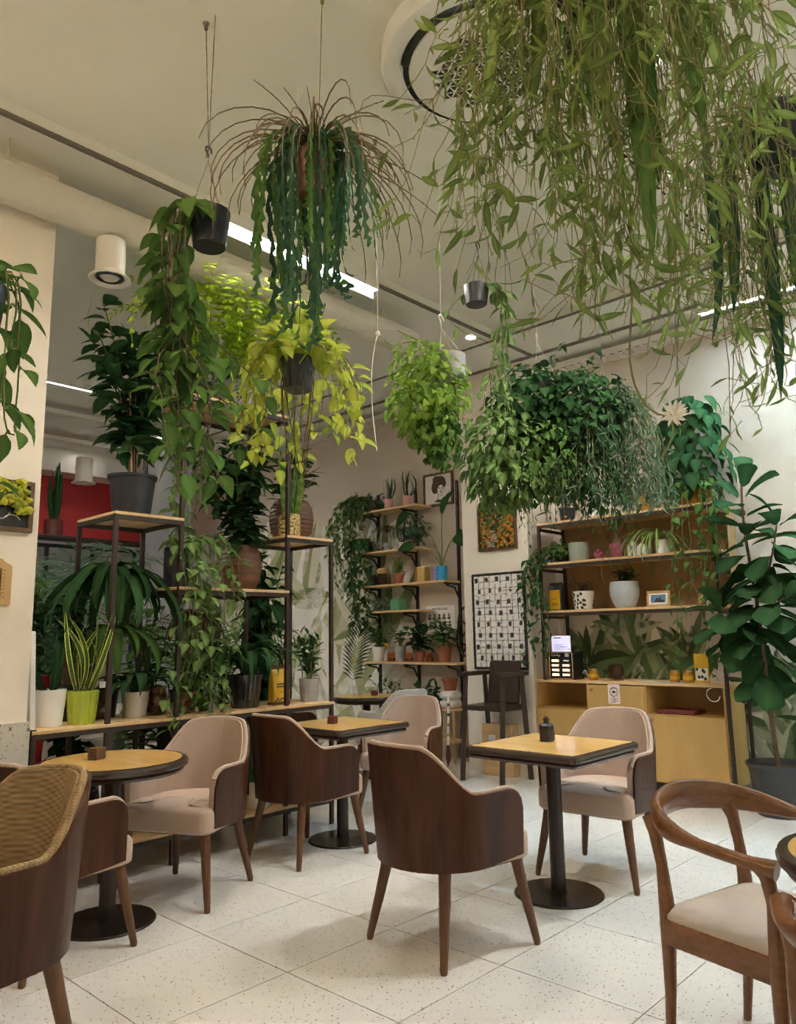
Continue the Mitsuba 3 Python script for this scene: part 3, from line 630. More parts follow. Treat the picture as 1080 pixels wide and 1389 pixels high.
hair = EL(.015, .085, .095, .07).union(EL(-.045, .03, .055, .075)).union(EL(.07, .06, .05, .05)).union(EL(-.03, .12, .05, .04)).difference(EL(.035, -.015, .050, .064))
part(t, 'hair', decal([hair], o, UX, UZ, .0008), 'm_sepia', False)
part(t, 'line_drawing', decal([EL(.035, -.005, .056, .068).difference(EL(.036, -.004, .053, .065)).difference(Polygon([(-.1, -.01), (.2, .1), (-.1, .2)])), EL(.016, .008, .012, .004), EL(.058, .008, .010, .004), EL(.016, .022, .015, .003), EL(.058, .021, .013, .003), EL(.042, -.038, .014, .006), EL(.046, -.012, .003, .012), Polygon([(-.005, -.06), (.0, -.06), (-.005, -.125), (-.012, -.125)]), Polygon([(.05, -.07), (.054, -.07), (.062, -.125), (.056, -.125)]), EL(.02, -.135, .075, .014)], o, UX, UZ, .0008), 'm_ink', False)
t = thing('poster', 'white poster with two rows of small drawn heads on the wall between the shelf uprights', 'poster')
part(t, 'sheet', box(WX - .003, WX - .001, 5.29, 5.71, 1.335, 1.63), 'm_paper', False)
part(t, 'drawn_head', decal([EL(-.15 + .07 * k + .01 * r_, .035 - .08 * r_, .015, .02).union(EL(-.15 + .07 * k + .01 * r_, .005 - .08 * r_, .024, .013)) for k in range(5) for r_ in (0, 1)], (WX - .0032, 5.50, 1.485), UX, UZ, .0005), 'm_ink', False)
part(t, 'drawn_face', decal([EL(-.15 + .07 * k + .01 * r_, .030 - .08 * r_, .008, .011) for k in range(5) for r_ in (0, 1)], (WX - .0037, 5.50, 1.485), UX, UZ, .0005), 'm_cushion', False)
part(t, 'heading', decal([Polygon([(-.11, z), (.11, z), (.11, z + .006), (-.11, z + .006)]) for z in (.10, .115)], (WX - .0032, 5.50, 1.485), UX, UZ, .0005), 'm_ink', False)
def blobs(r, spots, cols, rad, seed):
    g = np.random.default_rng(seed); V, C_, ms = [], [], []
    for (p, c) in spots:
        m = trimesh.creation.icosphere(1, rad * g.uniform(.6, 1.25)); m.vertices *= 1 + .25 * g.standard_normal((len(m.vertices), 1)); m.apply_translation(p)
        ms.append(m); C_.append(np.tile(np.array(cols[c]) * g.uniform(.7, 1.25), (len(m.vertices), 1)))
    return cat(*ms), np.vstack(C_)
scene['m_vcol'] = {'type': 'twosided', 'bsdf': {'type': 'principled', 'base_color': {'type': 'mesh_attribute', 'name': 'vertex_color'}, 'roughness': .75}}
t = frame('moss_picture', 'orange and green preserved moss picture in a wooden frame on the pillar', 'picture', PX - .001, 4.10, 4.555, 2.12, 2.55, .018, 'm_leg', 'm_sepia', .035)
g = np.random.default_rng(3); sp = []
for i in range(420):
    y, z = g.uniform(4.13, 4.525), g.uniform(2.15, 2.52); v = (z - 2.15) / .37; u = (4.525 - y) / .395
    path = abs(u - (.28 + .35 * v)) < .12 - .06 * v
    c = 3 if path and v < .5 else (1 if (path or g.random() < .35 - .2 * (u > .6)) else (0 if g.random() < .6 else 2))
    sp.append(((PX - .02, y, z), c))
m_, c_ = blobs(g, sp, [[.42, .15, .015], [.04, .08, .02], [.20, .20, .03], [.30, .22, .14]], .017, 4)
key = fresh(t + '__moss'); scene[key] = mikit.ply(m_, 'm_vcol', True, color=c_); labels[key] = {'kind': 'stuff', 'label': 'orange and green moss clumps'}
t = frame('small_picture', 'black framed small picture on the pillar half hidden by trailing leaves', 'picture', PX - .001, 4.38, 4.65, 2.79, 3.12, .016, 'm_black', 'm_paper')
part(t, 'print', decal([EL(0, 0, .07, .1), EL(.05, -.1, .05, .02)], (PX - .0135, 4.515, 2.955), UX, UZ, .0008), 'm_ink', False)
# photo board
t = frame('photo_board', 'tall black framed board of small pinned photographs on a wire grid', 'photo board', PX - .001, 4.035, 4.66, .970, 1.90, .021, 'm_black', 'm_paper', .022)
wires = [box(PX - .017, PX - .014, y - .002, y + .002, .99, 1.88) for y in np.linspace(4.05, 4.645, 10)] + [box(PX - .0175, PX - .0145, 4.05, 4.645, z - .002, z + .002) for z in np.linspace(.99, 1.88, 15)]
for w_ in wires: part(t, 'wire', w_, 'm_black', False)
g = np.random.default_rng(9)
for r_ in range(8):
    for c in range(5):
        y = 4.60 - c * .125 - (r_ % 2) * .03 + g.uniform(-.006, .006); z = 1.83 - r_ * .108 + g.uniform(-.005, .005)
        if y < 4.075 or z < 1.03: continue
        ph = part(t, 'photo', box(PX - .0195, PX - .018, y - .026, y + .026, z - .04, z + .034), 'm_paper', False)
        key = fresh(ph + '__print'); scene[key] = mikit.ply(box(PX - .0202, PX - .0195, y - .020, y + .020 - .008 * (r_ % 3 == 1), z - .018, z + .028), 'm_ink' if g.random() < .88 else 'm_sepia', False)
a = np.linspace(.2, 1.9, 16)
part(t, 'ribbon', tube(np.c_[np.full(16, PX - .024), 4.22 + .16 * np.cos(a), 1.55 + .19 * np.sin(a)], .006, 6), 'm_paper', label='white ribbon arching over the photos')
# black cable coils hanging on the right upright
t = thing('cable_coil', 'loops of black cable hanging from the right wall shelf upright', 'cable')
for k, (dy_, r1, r2, z) in enumerate(((.06, .10, .20, 1.40), (.03, .075, .16, 1.28), (.08, .06, .12, 1.20))):
    a = np.linspace(0, 2 * np.pi, 33); part(t, 'loop', tube(np.c_[6.54 - .02 * k + .012 * np.sin(a), 5.16 - dy_ + r1 * np.cos(a), z + r2 * np.sin(a)], .011, 7), 'm_black')
part(t, 'tail', tube(spline([(6.53, 5.17, 1.1), (6.53, 5.15, .8), (6.5, 5.16, .4), (6.5, 5.2, .05)], 16), .006, 6), 'm_black')
# pier: moss picture with a drawn face, thermometer (facing -y)
yp = YE - .021
t = thing('moss_face_picture', 'framed chalk face with a yellow green moss wig on the left pier', 'picture')
x0, x1, z0, z1, w = 1.16, 1.615, 1.885, 2.16, .024
part(t, 'frame', cat(rbox(x0, x1, yp - .03, yp, z0, z0 + w, .002), rbox(x0, x1, yp - .03, yp, z1 - w, z1, .002), rbox(x0, x0 + w, yp - .03, yp, z0 + w, z1 - w, .002), rbox(x1 - w, x1, yp - .03, yp, z0 + w, z1 - w, .002)), 'm_bark', False)
part(t, 'board', box(x0 + .02, x1 - .02, yp - .014, yp - .002, z0 + .02, z1 - .02), 'm_black', False)
g = np.random.default_rng(2)
sp = [((g.uniform(1.2, 1.585) if z > 2.03 else g.choice([g.uniform(1.2, 1.28), g.uniform(1.52, 1.585)]), yp - .03 - g.uniform(0, .02), z), int(g.integers(2))) for z in g.uniform(1.99, 2.155, 170)]
m_, c_ = blobs(g, sp, [[.40, .40, .03], [.26, .30, .03]], .018, 6)
key = fresh(t + '__moss_wig'); scene[key] = mikit.ply(m_, 'm_vcol', True, color=c_); labels[key] = {'kind': 'stuff', 'label': 'yellow green moss'}
def arc(cx_, cz_, r_, a0, a1, n=12): 
    a = np.linspace(a0, a1, n); return [(cx_ + r_ * math.cos(q), yp - .0155, cz_ + r_ * math.sin(q)) for q in a]
part(t, 'chalk_line', cat(tube(arc(1.45, 2.0, .05, math.pi + .3, 2 * math.pi - .3), .0022, 5), tube(arc(1.33, 2.0, .05, math.pi + .3, 2 * math.pi - .3), .0022, 5), tube(arc(1.39, 1.985, .022, math.pi, 2 * math.pi), .0022, 5), tube(arc(1.51, 1.925, .05, .5, 2.4), .0022, 5), tube(arc(1.39, 1.93, .07, .6, 2.5), .0022, 5)), 'm_paper')
t = thing('wall_thermometer', 'small wooden thermometer on the left pier', 'thermometer')
pl = Polygon([(1.425, 1.505), (1.525, 1.505), (1.525, 1.70), (1.49, 1.72), (1.475, 1.735), (1.46, 1.72), (1.425, 1.70)]).buffer(.006)
m_ = trimesh.creation.extrude_polygon(pl, .012, engine='earcut'); m_.apply_transform(np.array([[1, 0, 0, 0], [0, 0, -1, yp], [0, 1, 0, 0], [0, 0, 0, 1.0]])); m_.fix_normals()
part(t, 'board', m_, 'm_cane', False)
part(t, 'tube', tube([(1.475, yp - .015, 1.53), (1.475, yp - .015, 1.69)], .004, 8), 'm_redbrown')
part(t, 'scale_marks', cat(*[box(1.445 if k % 2 else 1.452, 1.465, yp - .0125, yp - .0121, z, z + .002) for k, z in enumerate(np.linspace(1.54, 1.68, 15))], *[box(1.485, 1.498, yp - .0125, yp - .0121, z, z + .002) for z in np.linspace(1.54, 1.68, 8)]), 'm_ink', False)
t = thing('leaning_board', 'narrow white board leaning in the gap between the left pier and the shelving', 'board')
part(t, 'board', xf(rbox(-.015, .015, -.20, .20, 0, .52), (1.712, 4.46, .847), 0, 1.0, trimesh.transformations.rotation_matrix(-.05, [0, 1, 0])), 'm_white', False)

# ------------------------------------------------------------------ pots
POTS = {  # profiles of unit height and unit top radius
    'nursery': [(.0005, 0), (.78, 0), (.97, .93), (1.04, .93), (1.06, 1.0), (1.0, 1.0), (.93, .90), (.0005, .88)],
    'taper': [(.0005, 0), (.76, 0), (.80, .02), (1.0, .985), (.985, 1.0), (.94, .99), (.90, .90), (.0005, .88)],
    'cyl': [(.0005, 0), (.95, 0), (1.0, .04), (1.0, .97), (.985, 1.0), (.93, .99), (.90, .9), (.0005, .88)],
    'round': [(.0005, 0), (.60, 0), (.84, .18), (1.04, .5), (1.06, .72), (1.0, .95), (.97, 1.0), (.90, .97), (.88, .9), (.0005, .88)],
    'terra': [(.0005, 0), (.66, 0), (.88, .78), (1.0, .78), (1.03, .99), (.98, 1.0), (.88, .99), (.84, .88), (.0005, .86)],
    'belly': [(.0005, 0), (.70, 0), (1.02, .25), (1.12, .55), (1.02, .85), (.86, .96), (.84, 1.0), (.76, .99), (.74, .92), (.0005, .90)],
}
POTS['belly'] = [(.0005, 0)] + [(float(np.interp(z, [0, .25, .55, .85, .96, 1], [.70, 1.02, 1.12, 1.02, .86, .84])) + .012 * math.sin(z * 62), float(z)) for z in np.linspace(0, 1, 60)] + [(.76, .99), (.74, .92), (.0005, .90)]
def pot(t, loc, r, h, kind, m, name='pot', ribs=0, depth=0.0, soil=True):
    prof = [(a * r if a > .01 else a, z * h) for a, z in POTS[kind]]
    part(t, name, xf(lathe(prof, 48 if ribs else 28, ribs, depth), loc), m, 40)
    if soil: part(t, 'soil', xf(lathe([(r * (.72 if kind == 'belly' else .86), h * .90), (r * .4, h * .925), (.0005, h * .93)], 16), loc), 'm_soil', True)
    return t
# ------------------------------------------------------------------ leaves
SHAPES = {  # half width along the leaf, as (u, w) with w relative to the leaf's greatest half width
    'ovate': [(0, .02), (.08, .55), (.25, 1.0), (.5, .92), (.78, .52), (1, .0)],
    'heart': [(0, .30), (.06, .80), (.22, 1.0), (.48, .86), (.78, .42), (1, .0)],
    'ellip': [(0, .02), (.15, .55), (.4, 1.0), (.65, .95), (.88, .5), (1, .0)],
    'lance': [(0, .05), (.15, .6), (.35, 1.0), (.6, .85), (.85, .4), (1, .0)],
    'strap': [(0, .55), (.15, .85), (.4, 1.0), (.65, .92), (.88, .55), (1, .0)],
    'fiddle': [(0, .05), (.12, .48), (.3, .62), (.52, .80), (.76, 1.0), (.93, .72), (1, .12)],
    'round': [(0, .15), (.12, .75), (.35, 1.0), (.6, .98), (.85, .62), (1, .05)],
}
_protos = {}
def leaf_raw(shape, asp, droop, fold, curl=0.0, nu=6, lobes=0):
    u = np.linspace(0, 1, nu + 1); w = np.interp(u, *np.array(SHAPES[shape]).T) * asp / 2
    if lobes: w = w * (1 + .28 * np.cos(u * lobes * 2 * np.pi))
    z = -droop * u ** 2; x = u * (1 - .35 * abs(droop) * u)
    v = []
    for i in range(nu + 1):
        s = curl * math.sin(u[i] * math.pi)
        v += [(x[i], -w[i], z[i] + fold * w[i] + s * .06), (x[i], 0, z[i]), (x[i], w[i], z[i] + fold * w[i] - s * .06)]
    f = []
    for i in range(nu):
        a = i * 3
        f += [[a, a + 3, a + 4], [a, a + 4, a + 1], [a + 1, a + 4, a + 5], [a + 1, a + 5, a + 2]]
    return np.array(v), np.array(f), np.repeat(u, 3)
def protos(shape, pal, asp, droop=.25, fold=.35, n=5, nu=6, lobes=0, band=False):
    """n variants of one leaf: [(vertices, faces, colours, ply dict)]; the leaf runs along +x, its upper face along +z, length 1."""
    k = (shape, pal, asp, droop, fold, n, nu, lobes, band)
    if k not in _protos:
        g = np.random.default_rng(len(_protos) + 11); m = PAL[pal][3]; out = []
        for i in range(n):
            v, f, u = leaf_raw(shape, asp * g.uniform(.88, 1.12), droop * g.uniform(.5, 1.5), fold * g.uniform(.5, 1.4), g.normal(0, .5), nu, lobes)
            c = np.zeros((len(v), 2)); c[:, 0] = PI[pal] + .06 + .88 * i / max(n - 1, 1); c[1::3, 1] = .55
            out.append((v, f, c, mikit.ply(trimesh.Trimesh(v, f, process=False), m, True, uv=c)))
        _protos[k] = out + [m]
    return _protos[k]
def orient(base, d, up, L, W=None):
    d = np.asarray(d, float); d = d / (np.linalg.norm(d) + 1e-9); up = np.asarray(up, float)
    z = up - d * (up @ d); n = np.linalg.norm(z)
    if n < 1e-3: z = np.array([.3, .5, .2]) - d * (np.array([.3, .5, .2]) @ d); n = np.linalg.norm(z)
    z /= n; M = np.eye(4); M[:3, 0], M[:3, 1], M[:3, 2], M[:3, 3] = d * L, np.cross(z, d) * (W or L), z * L, base; return M
LEAVES = 0
def clear(p):
    """Not inside the back wall, the pillar, the left pier or the ceiling."""
    return p[2] < 3.93 and p[0] < 6.59 and not (p[0] > 6.11 and 3.98 < p[1] < 4.78) and not (p[0] < 1.665 and 4.19 < p[1] < 4.61)
def leaves(t, P, mats, g, single_=200, name='leaf', label=None):
    """The leaves of one plant: those that show largest are parts of their own, the rest one mesh of loose foliage."""
    global LEAVES
    mats = [m for m in mats if clear(m[:3, 3]) and clear(m[:3, 3] + m[:3, 0])]
    d = np.array([np.linalg.norm(m[:3, 0]) / np.linalg.norm(m[:3, 3] - EYE) for m in mats]); order = np.argsort(-d)
    n = min(single_, 300, len(mats)); LEAVES += n
    for k in order[:n]: put(t, name, P[int(g.integers(len(P) - 1))][3], mats[k])
    if len(mats) > n:
        V, F_, C_, o = [], [], [], 0
        for k in order[n:]:
            v, f, c, _ = P[int(g.integers(len(P) - 1))]
            V.append(v @ mats[k][:3, :3].T + mats[k][:3, 3]); F_.append(f + o); C_.append(c); o += len(v)
        key = fresh(t + '__foliage'); scene[key] = mikit.ply(trimesh.Trimesh(np.vstack(V), np.vstack(F_), process=False), P[-1], True, uv=np.vstack(C_)); labels[key] = {'kind': 'stuff', 'label': 'smaller leaves'}
def unit(g):
    v = g.standard_normal(3); return v / np.linalg.norm(v)
def stems(t, lines, m, r=.004, taper=.5, name='stem', n=5):
    if lines: part(t, name, cat(*[tube(l, np.linspace(r, r * taper, len(l)), n) for l in lines]), m, True)

def bush(t, base, H, R, g, P, n, L, m_stem='m_stem', nst=6, lean=(0, 0), bare=.25, droop=.3, single_=200, up=.35, r=.005, whorl=0):
    """Upright stems from base, leaves round them, spreading outward and up."""
    base = np.array(base, float); lines, M = [], []
    for i in range(nst):
        a = 2 * math.pi * i / nst + g.uniform(-.4, .4); q = R * g.uniform(.15, .75) * (i > 0)
        top = base + [lean[0] + q * math.cos(a), lean[1] + q * math.sin(a), H * g.uniform(.75, 1.0)]
        mid = base * .5 + top * .5 + [-.15 * q * math.cos(a), -.15 * q * math.sin(a), .06 * H]
        l = spline([base + [.02 * math.cos(a), .02 * math.sin(a), 0], mid, top], 10); lines.append(l)
        k = n // nst
        for j in range(k):
            u = bare + (1 - bare) * (j + g.uniform(0, 1)) / k; p = l[min(int(u * 9), 8)] * (1 - u * 9 % 1) + l[min(int(u * 9) + 1, 9)] * (u * 9 % 1)
            b = (j * 2.4 + i) if not whorl else (j % whorl) * 2 * math.pi / whorl + i + g.normal(0, .2)
            e = g.normal(up, .3) + .5 * max(0, u - .85) * 4; d = np.array([math.cos(b) * math.cos(e), math.sin(b) * math.cos(e), math.sin(e) - droop * g.uniform(0, 1)])
            ln = L * g.uniform(.7, 1.15) * (1 - .25 * max(0, u - .8) * 4)
            M.append(orient(p + d * .015, d, [0.1 * g.normal(), 0.1 * g.normal(), 1], ln))
    stems(t, lines, m_stem, r); leaves(t, P, M, g, single_); return t
def vines(t, base, strands, g, P, L, gap, m_stem='m_stem', single_=200, r=.0028, sway=.04, out=.55, jit=.35, tip=.75, thin=0):
    """Hanging strands; each is a list of points from the pot over its rim and down."""
    lines, M = [], []; base = np.array(base, float)
    for pts in strands:
        p = np.asarray(pts, float); ln = np.linalg.norm(np.diff(p, axis=0), axis=1).sum(); n = max(8, int(ln / .05))
        l = spline(p, n); l[1:-1] += np.cumsum(g.normal(0, sway * .12, (n - 2, 3)) * [1, 1, .3], axis=0) * np.sin(np.linspace(0, math.pi, n))[1:-1, None]
        lines.append(l); m = max(2, int(ln / gap)); side = g.uniform(0, 6.28)
        for j in range(m):
            u = (j + .6) / m * (n - 1); k = min(int(u), n - 2); q = l[k] + (l[k + 1] - l[k]) * (u - k); side += 2.5 + g.normal(0, .5)
            if u < .35 * (n - 1) and g.random() < thin: continue
            h = np.array([math.cos(side), math.sin(side), 0]); away = q - base; away[2] = 0; away /= np.linalg.norm(away) + .05
            d = h * (out + .3 * g.random()) + away * .35 + [0, 0, -tip * g.uniform(.2, 1.2)] + unit(g) * jit * .5
            nrm = h * .7 + away * .6 + [0, 0, .8] + unit(g) * jit
            size = L * g.uniform(.65, 1.15) * (1 - .35 * (j / m) ** 3); pet = q + (h * .6 + [0, 0, .1]) * size * .3
            M.append(orient(pet, d, nrm, size))
            lines.append(np.array([q, (q + pet) / 2 + [0, 0, .01], pet])) if size > .05 else None
    stems(t, lines, m_stem, r, .7, 'vine', 4); leaves(t, P, M, g, single_); return t
def mass(t, c, rad, g, P, n, L, single_=250, hang=.5, shell=.35, jit=.5, m_stem='m_stem', nst=0, top=None):
    """A full hanging head of foliage filling an ellipsoid about c, tips outward and down."""
    c, rad = np.array(c, float), np.array(rad, float); M, lines = [], []
    for i in range(n):
        u = unit(g); u[2] *= .95; k = shell + (1 - shell) * g.random() ** .6; p = c + u * rad * k
        p += (meshkit.noise(p * 6.0, 3) - .5) * .25 * rad * u
        d = u * [1, 1, .5] + [0, 0, -hang] + unit(g) * jit
        M.append(orient(p, d, u + [0, 0, .7] + unit(g) * jit * .6, L * g.uniform(.6, 1.2)))
        if nst and i < nst: lines.append(spline([c + [0, 0, rad[2] * .35] if top is None else np.array(top), c + u * rad * .6 + [0, 0, .1 * rad[2]], p], 8))
    stems(t, lines, m_stem, .003, .6, 'stem', 4); leaves(t, P, M, g, single_); return t
def strands_from(base, n, g, r0, lens, spread=.08, rise=.04, a0=0, a1=2 * math.pi):
    S = []
    for i in range(n):
        a = a0 + (a1 - a0) * (i + g.uniform(0, 1)) / n; L_ = g.uniform(*lens); q = r0 + g.uniform(.3, 1) * spread; b = np.array(base)
        c, s = math.cos(a), math.sin(a)
        S.append([b, b + [r0 * c, r0 * s, rise], b + [q * c, q * s, -.25 * L_], b + [(q + .01) * c + g.normal(0, .02), (q + .01) * s + g.normal(0, .02), -L_]])
    return S
def blade(pts, w, pal, up=(0, 0, 1), n=10, shape='strap', band=None):
    """One long strap leaf along a curve, returned as a ply dict."""
    l = spline(pts, n + 1); l[:, 0] = np.minimum(l[:, 0], 6.57); t_ = np.gradient(l, axis=0); t_ /= np.linalg.norm(t_, axis=1, keepdims=True)
    s = np.cross(t_, np.asarray(up, float)); s /= np.linalg.norm(s, axis=1, keepdims=True) + 1e-9; nn = np.cross(s, t_)
    ww = np.interp(np.linspace(0, 1, n + 1), *np.array(SHAPES[shape]).T) * w / 2
    v = np.stack([l - s * ww[:, None] + nn * ww[:, None] * .3, l, l + s * ww[:, None] + nn * ww[:, None] * .3], 1).reshape(-1, 3); f = []
    for i in range(n):
        a = i * 3; f += [[a, a + 3, a + 4], [a, a + 4, a + 1], [a + 1, a + 4, a + 5], [a + 1, a + 5, a + 2]]
    g = np.random.default_rng(int(abs(l[-1].sum()) * 1e4) % 99991); k = g.uniform(.06, .94)
    c = np.zeros((len(v), 2)); c[:, 0] = PI[pal] + k; c[1::3, 1] = .5
    if band == 'edge': v, f, c = edged(l, s, nn, ww, n, c)
    if band == 'stripe': c[:, 1] = np.repeat(.5 + .5 * np.sign(np.sin(np.arange(n + 1) * 2.6)), 3) * .8
    if band == 'pale': v, f, c = edged(l, s, nn, ww, n, c, True)
    return mikit.ply(trimesh.Trimesh(v, f, process=False), PAL[pal][3], True, uv=c)
def edged(l, s, nn, ww, n, c, inner=False):
    """A blade with a margin (or a middle stripe) of another tone: four strips with a hard colour edge."""
    V, F_, U, o = [], [], [], 0; e = .30 if inner else .62; cut = [(-1, -e), (-e, 0), (0, e), (e, 1)]
    for j, (a, b) in enumerate(cut):
        for q in (a, b): V.append(l + s * (ww * q)[:, None] + nn * (ww * abs(q) * .3)[:, None])
        tone = c[:n + 1] * 1.0; tone[:, 0] = c[0, 0]; tone[:, 1] = .1
        if (j in (1, 2)) == inner: tone[:, 0] = PI['pale' if inner else 'edge'] + .5
        U += [tone, tone]; m = n + 1
        for i in range(n): F_ += [[o + i, o + i + 1, o + m + i + 1], [o + i, o + m + i + 1, o + m + i]]
        o += 2 * m
    return np.vstack(V), np.array(F_), np.vstack(U)
def arching(t, base, n, g, L, w, pal, rise=.6, fall=.7, spread=1.0, name='leaf', band=None, lean=(0, 0), a0=0, a1=2 * math.pi, nb=9, shape='strap'):
    """A rosette of long arching leaves."""
    base = np.array(base, float)
    for i in range(n):
        a = a0 + (a1 - a0) * (i + g.uniform(0, .9)) / n; l = L * g.uniform(.7, 1.1); k = g.uniform(.35, 1.0) * spread
        h = np.array([math.cos(a), math.sin(a), 0]); b = base + h * .012
        p1 = b + h * l * .28 * k + [lean[0] * .3, lean[1] * .3, l * rise * (1.1 - .5 * k)]; p2 = b + h * l * .75 * k + [lean[0], lean[1], l * (rise * 1.05 - fall * .35 * k)]; p3 = b + h * l * 1.0 * k + [lean[0], lean[1], l * (rise - fall * k * 1.25)]
        put(t, name, blade([b, p1, p2, p3], w * g.uniform(.8, 1.1), pal, np.cross(h, [0, 0, 1]) * .0 + [0, 0, 1] + h * .3, nb, shape, band))
def spikes(t, base, n, g, H, w, pal, spread=.25, band=None, twist=.03):
    """Upright sword leaves."""
    base = np.array(base, float)
    for i in range(n):
        a = 2.4 * i; q = .012 + .006 * i ** .5; h = np.array([math.cos(a), math.sin(a), 0]); l = H * g.uniform(.62, 1.05)
        b = base + h * q; tip = b + h * spread * l * g.uniform(.2, 1) + [0, 0, l]
        put(t, 'leaf', blade([b, b * .5 + tip * .5 + [g.normal(0, twist), g.normal(0, twist), 0], tip], w * g.uniform(.8, 1.15), pal, [math.sin(a + .5), math.cos(a + .8), .1], 10, 'strap', band))
def frond(pts, n, plen, pw, pal, sweep=.5, hang=.25, up=(0, 0, 1), stem=.003, frill=0):
    """A fern or palm frond: rachis with two rows of leaflets, as (mesh, colours)."""
    l = spline(pts, n + 1); l[:, 0] = np.minimum(l[:, 0], 6.57); t_ = np.gradient(l, axis=0); t_ /= np.linalg.norm(t_, axis=1, keepdims=True)
    s = np.cross(t_, np.asarray(up, float)); s /= np.linalg.norm(s, axis=1, keepdims=True) + 1e-9; nn = np.cross(s, t_)
    V, F_, C_ = [], [], []; m = PAL[pal][3]; g = np.random.default_rng(int(abs(l[-1].sum()) * 1e4) % 99991)
    r = tube(l, np.linspace(stem, stem * .4, n + 1), 4); V.append(r.vertices); F_.append(r.faces); C_.append(np.tile([PI[pal] + .5, .9], (len(r.vertices), 1))); o = len(r.vertices)
    for i in range(1, n + 1):
        u = i / n; L_ = plen * math.sin(math.pi * (.18 + .80 * u)) ** .8 * g.uniform(.9, 1.1)
        for k in (-1, 1):
            d = k * s[i] * math.cos(sweep) + t_[i] * math.sin(sweep) - np.array([0, 0, hang]) * .6 + nn[i] * .12 + .05 * g.standard_normal(3); d /= np.linalg.norm(d)
            e = t_[i] * pw / 2; c = [PI[pal] + g.uniform(.05, .95), .08]
            p = [l[i], l[i] + d * L_ * .4 + e, l[i] + d * L_ * .75 + e * .7 - [0, 0, hang * L_ * .1], l[i] + d * L_ - [0, 0, hang * L_ * .35], l[i] + d * L_ * .75 - e * .7 - [0, 0, hang * L_ * .1], l[i] + d * L_ * .4 - e]
            V.append(np.array(p)); F_.append(np.array([[0, 1, 5], [1, 2, 4], [1, 4, 5], [2, 3, 4]]) + o); C_.append(np.tile(c, (6, 1))); o += 6
    return mikit.ply(trimesh.Trimesh(np.vstack(V), np.vstack(F_), process=False), m, True, uv=np.vstack(C_))
def fern(t, base, n, g, L, plen, pw, pal, rise=.55, fall=.6, m=20, a0=0, a1=2 * math.pi, name='frond', sweep=.35, hang=.2, spread=1.0):
    base = np.array(base, float)
    for i in range(n):
        a = a0 + (a1 - a0) * (i + g.uniform(0, .9)) / n; l = L * g.uniform(.7, 1.1); k = g.uniform(.45, 1.0) * spread; h = np.array([math.cos(a), math.sin(a), 0]); b = base + h * .01
        put(t, name, frond([b, b + h * l * .3 * k + [0, 0, l * rise * (1.1 - .4 * k)], b + h * l * .7 * k + [0, 0, l * (rise * 1.1 - fall * .3 * k)], b + h * l * k + [0, 0, l * (rise - fall * k)]], m, plen, pw, pal, sweep, hang))
def hanger(t, rim, r, hook, anchor, m_wire='m_cable', m_hook='m_black', nw=3, S=.06):
    """Wires from a pot's rim up to a hook, and the cable from the hook to the ceiling."""
    rim, hook = np.array(rim, float), np.array(hook, float)
    for k in range(nw):
        a = 2 * math.pi * k / nw + .4; part(t, 'wire', tube([rim + [r * math.cos(a), r * math.sin(a), 0], hook], .0016, 5), m_wire)
    q = np.linspace(-.5, 3.6, 14); part(t, 'hook', tube(np.vstack([hook, hook + [0, 0, S * .4], *[hook + [.25 * S * (1 - math.cos(x)) - .25 * S, .0, S * .8 + .28 * S * math.sin(x)] for x in q[2:]]]), .0045, 6), m_hook)
    a = np.array(anchor, float); part(t, 'cable', tube([hook + [0, 0, S * .8], a], .0022, 5), m_wire)
    part(t, 'ceiling_anchor', xf(lathe([(.0005, -.03), (.009, -.03), (.009, -.008), (.016, 0), (.0005, .0)], 12), a), m_wire)
G = lambda s: np.random.default_rng(s)
# ------------------------------------------------------------------ hanging baskets
# black pot with trailing pothos in front of the left LED
t = thing('hanging_pothos', 'pothos trailing from a black pot hung on a cable in front of the LED strip', 'hanging plant')
c = (1.70, 2.665, 2.985); g = G(1)
pot(t, c, .088, .165, 'taper', 'm_grey_plastic'); hanger(t, (c[0], c[1], c[2] + .16), .085, (1.69, 2.675, 3.40), (1.669, 2.689, CEIL))
part(t, 'second_cable', tube([(1.69, 2.675, 3.44), (1.672, 2.62, CEIL)], .0022, 5), 'm_cable')
S = []
for i in range(18):
    a = g.uniform(1.2, 3.6); q = g.uniform(.07, .13); L_ = g.uniform(.6, 1.14); e = (c[0] + .01 + g.normal(0, .10), c[1] + .01 + g.normal(0, .10))
    S.append([(c[0], c[1], c[2] + .15), (c[0] + q * math.cos(a), c[1] + q * math.sin(a), c[2] + .16), (c[0] + q * 1.15 * math.cos(a) - .05, c[1] + q * 1.15 * math.sin(a), c[2] - .2), (e[0], e[1], c[2] - .2 - L_ * .5), (e[0] + g.normal(.02, .12), e[1] + g.normal(-.03, .12), c[2] - L_)])
vines(t, c, S, g, protos('ovate', 'mid', .60, .25, .3), .15, .09, 'm_brownstem', 260, .0035, .05, thin=.62)
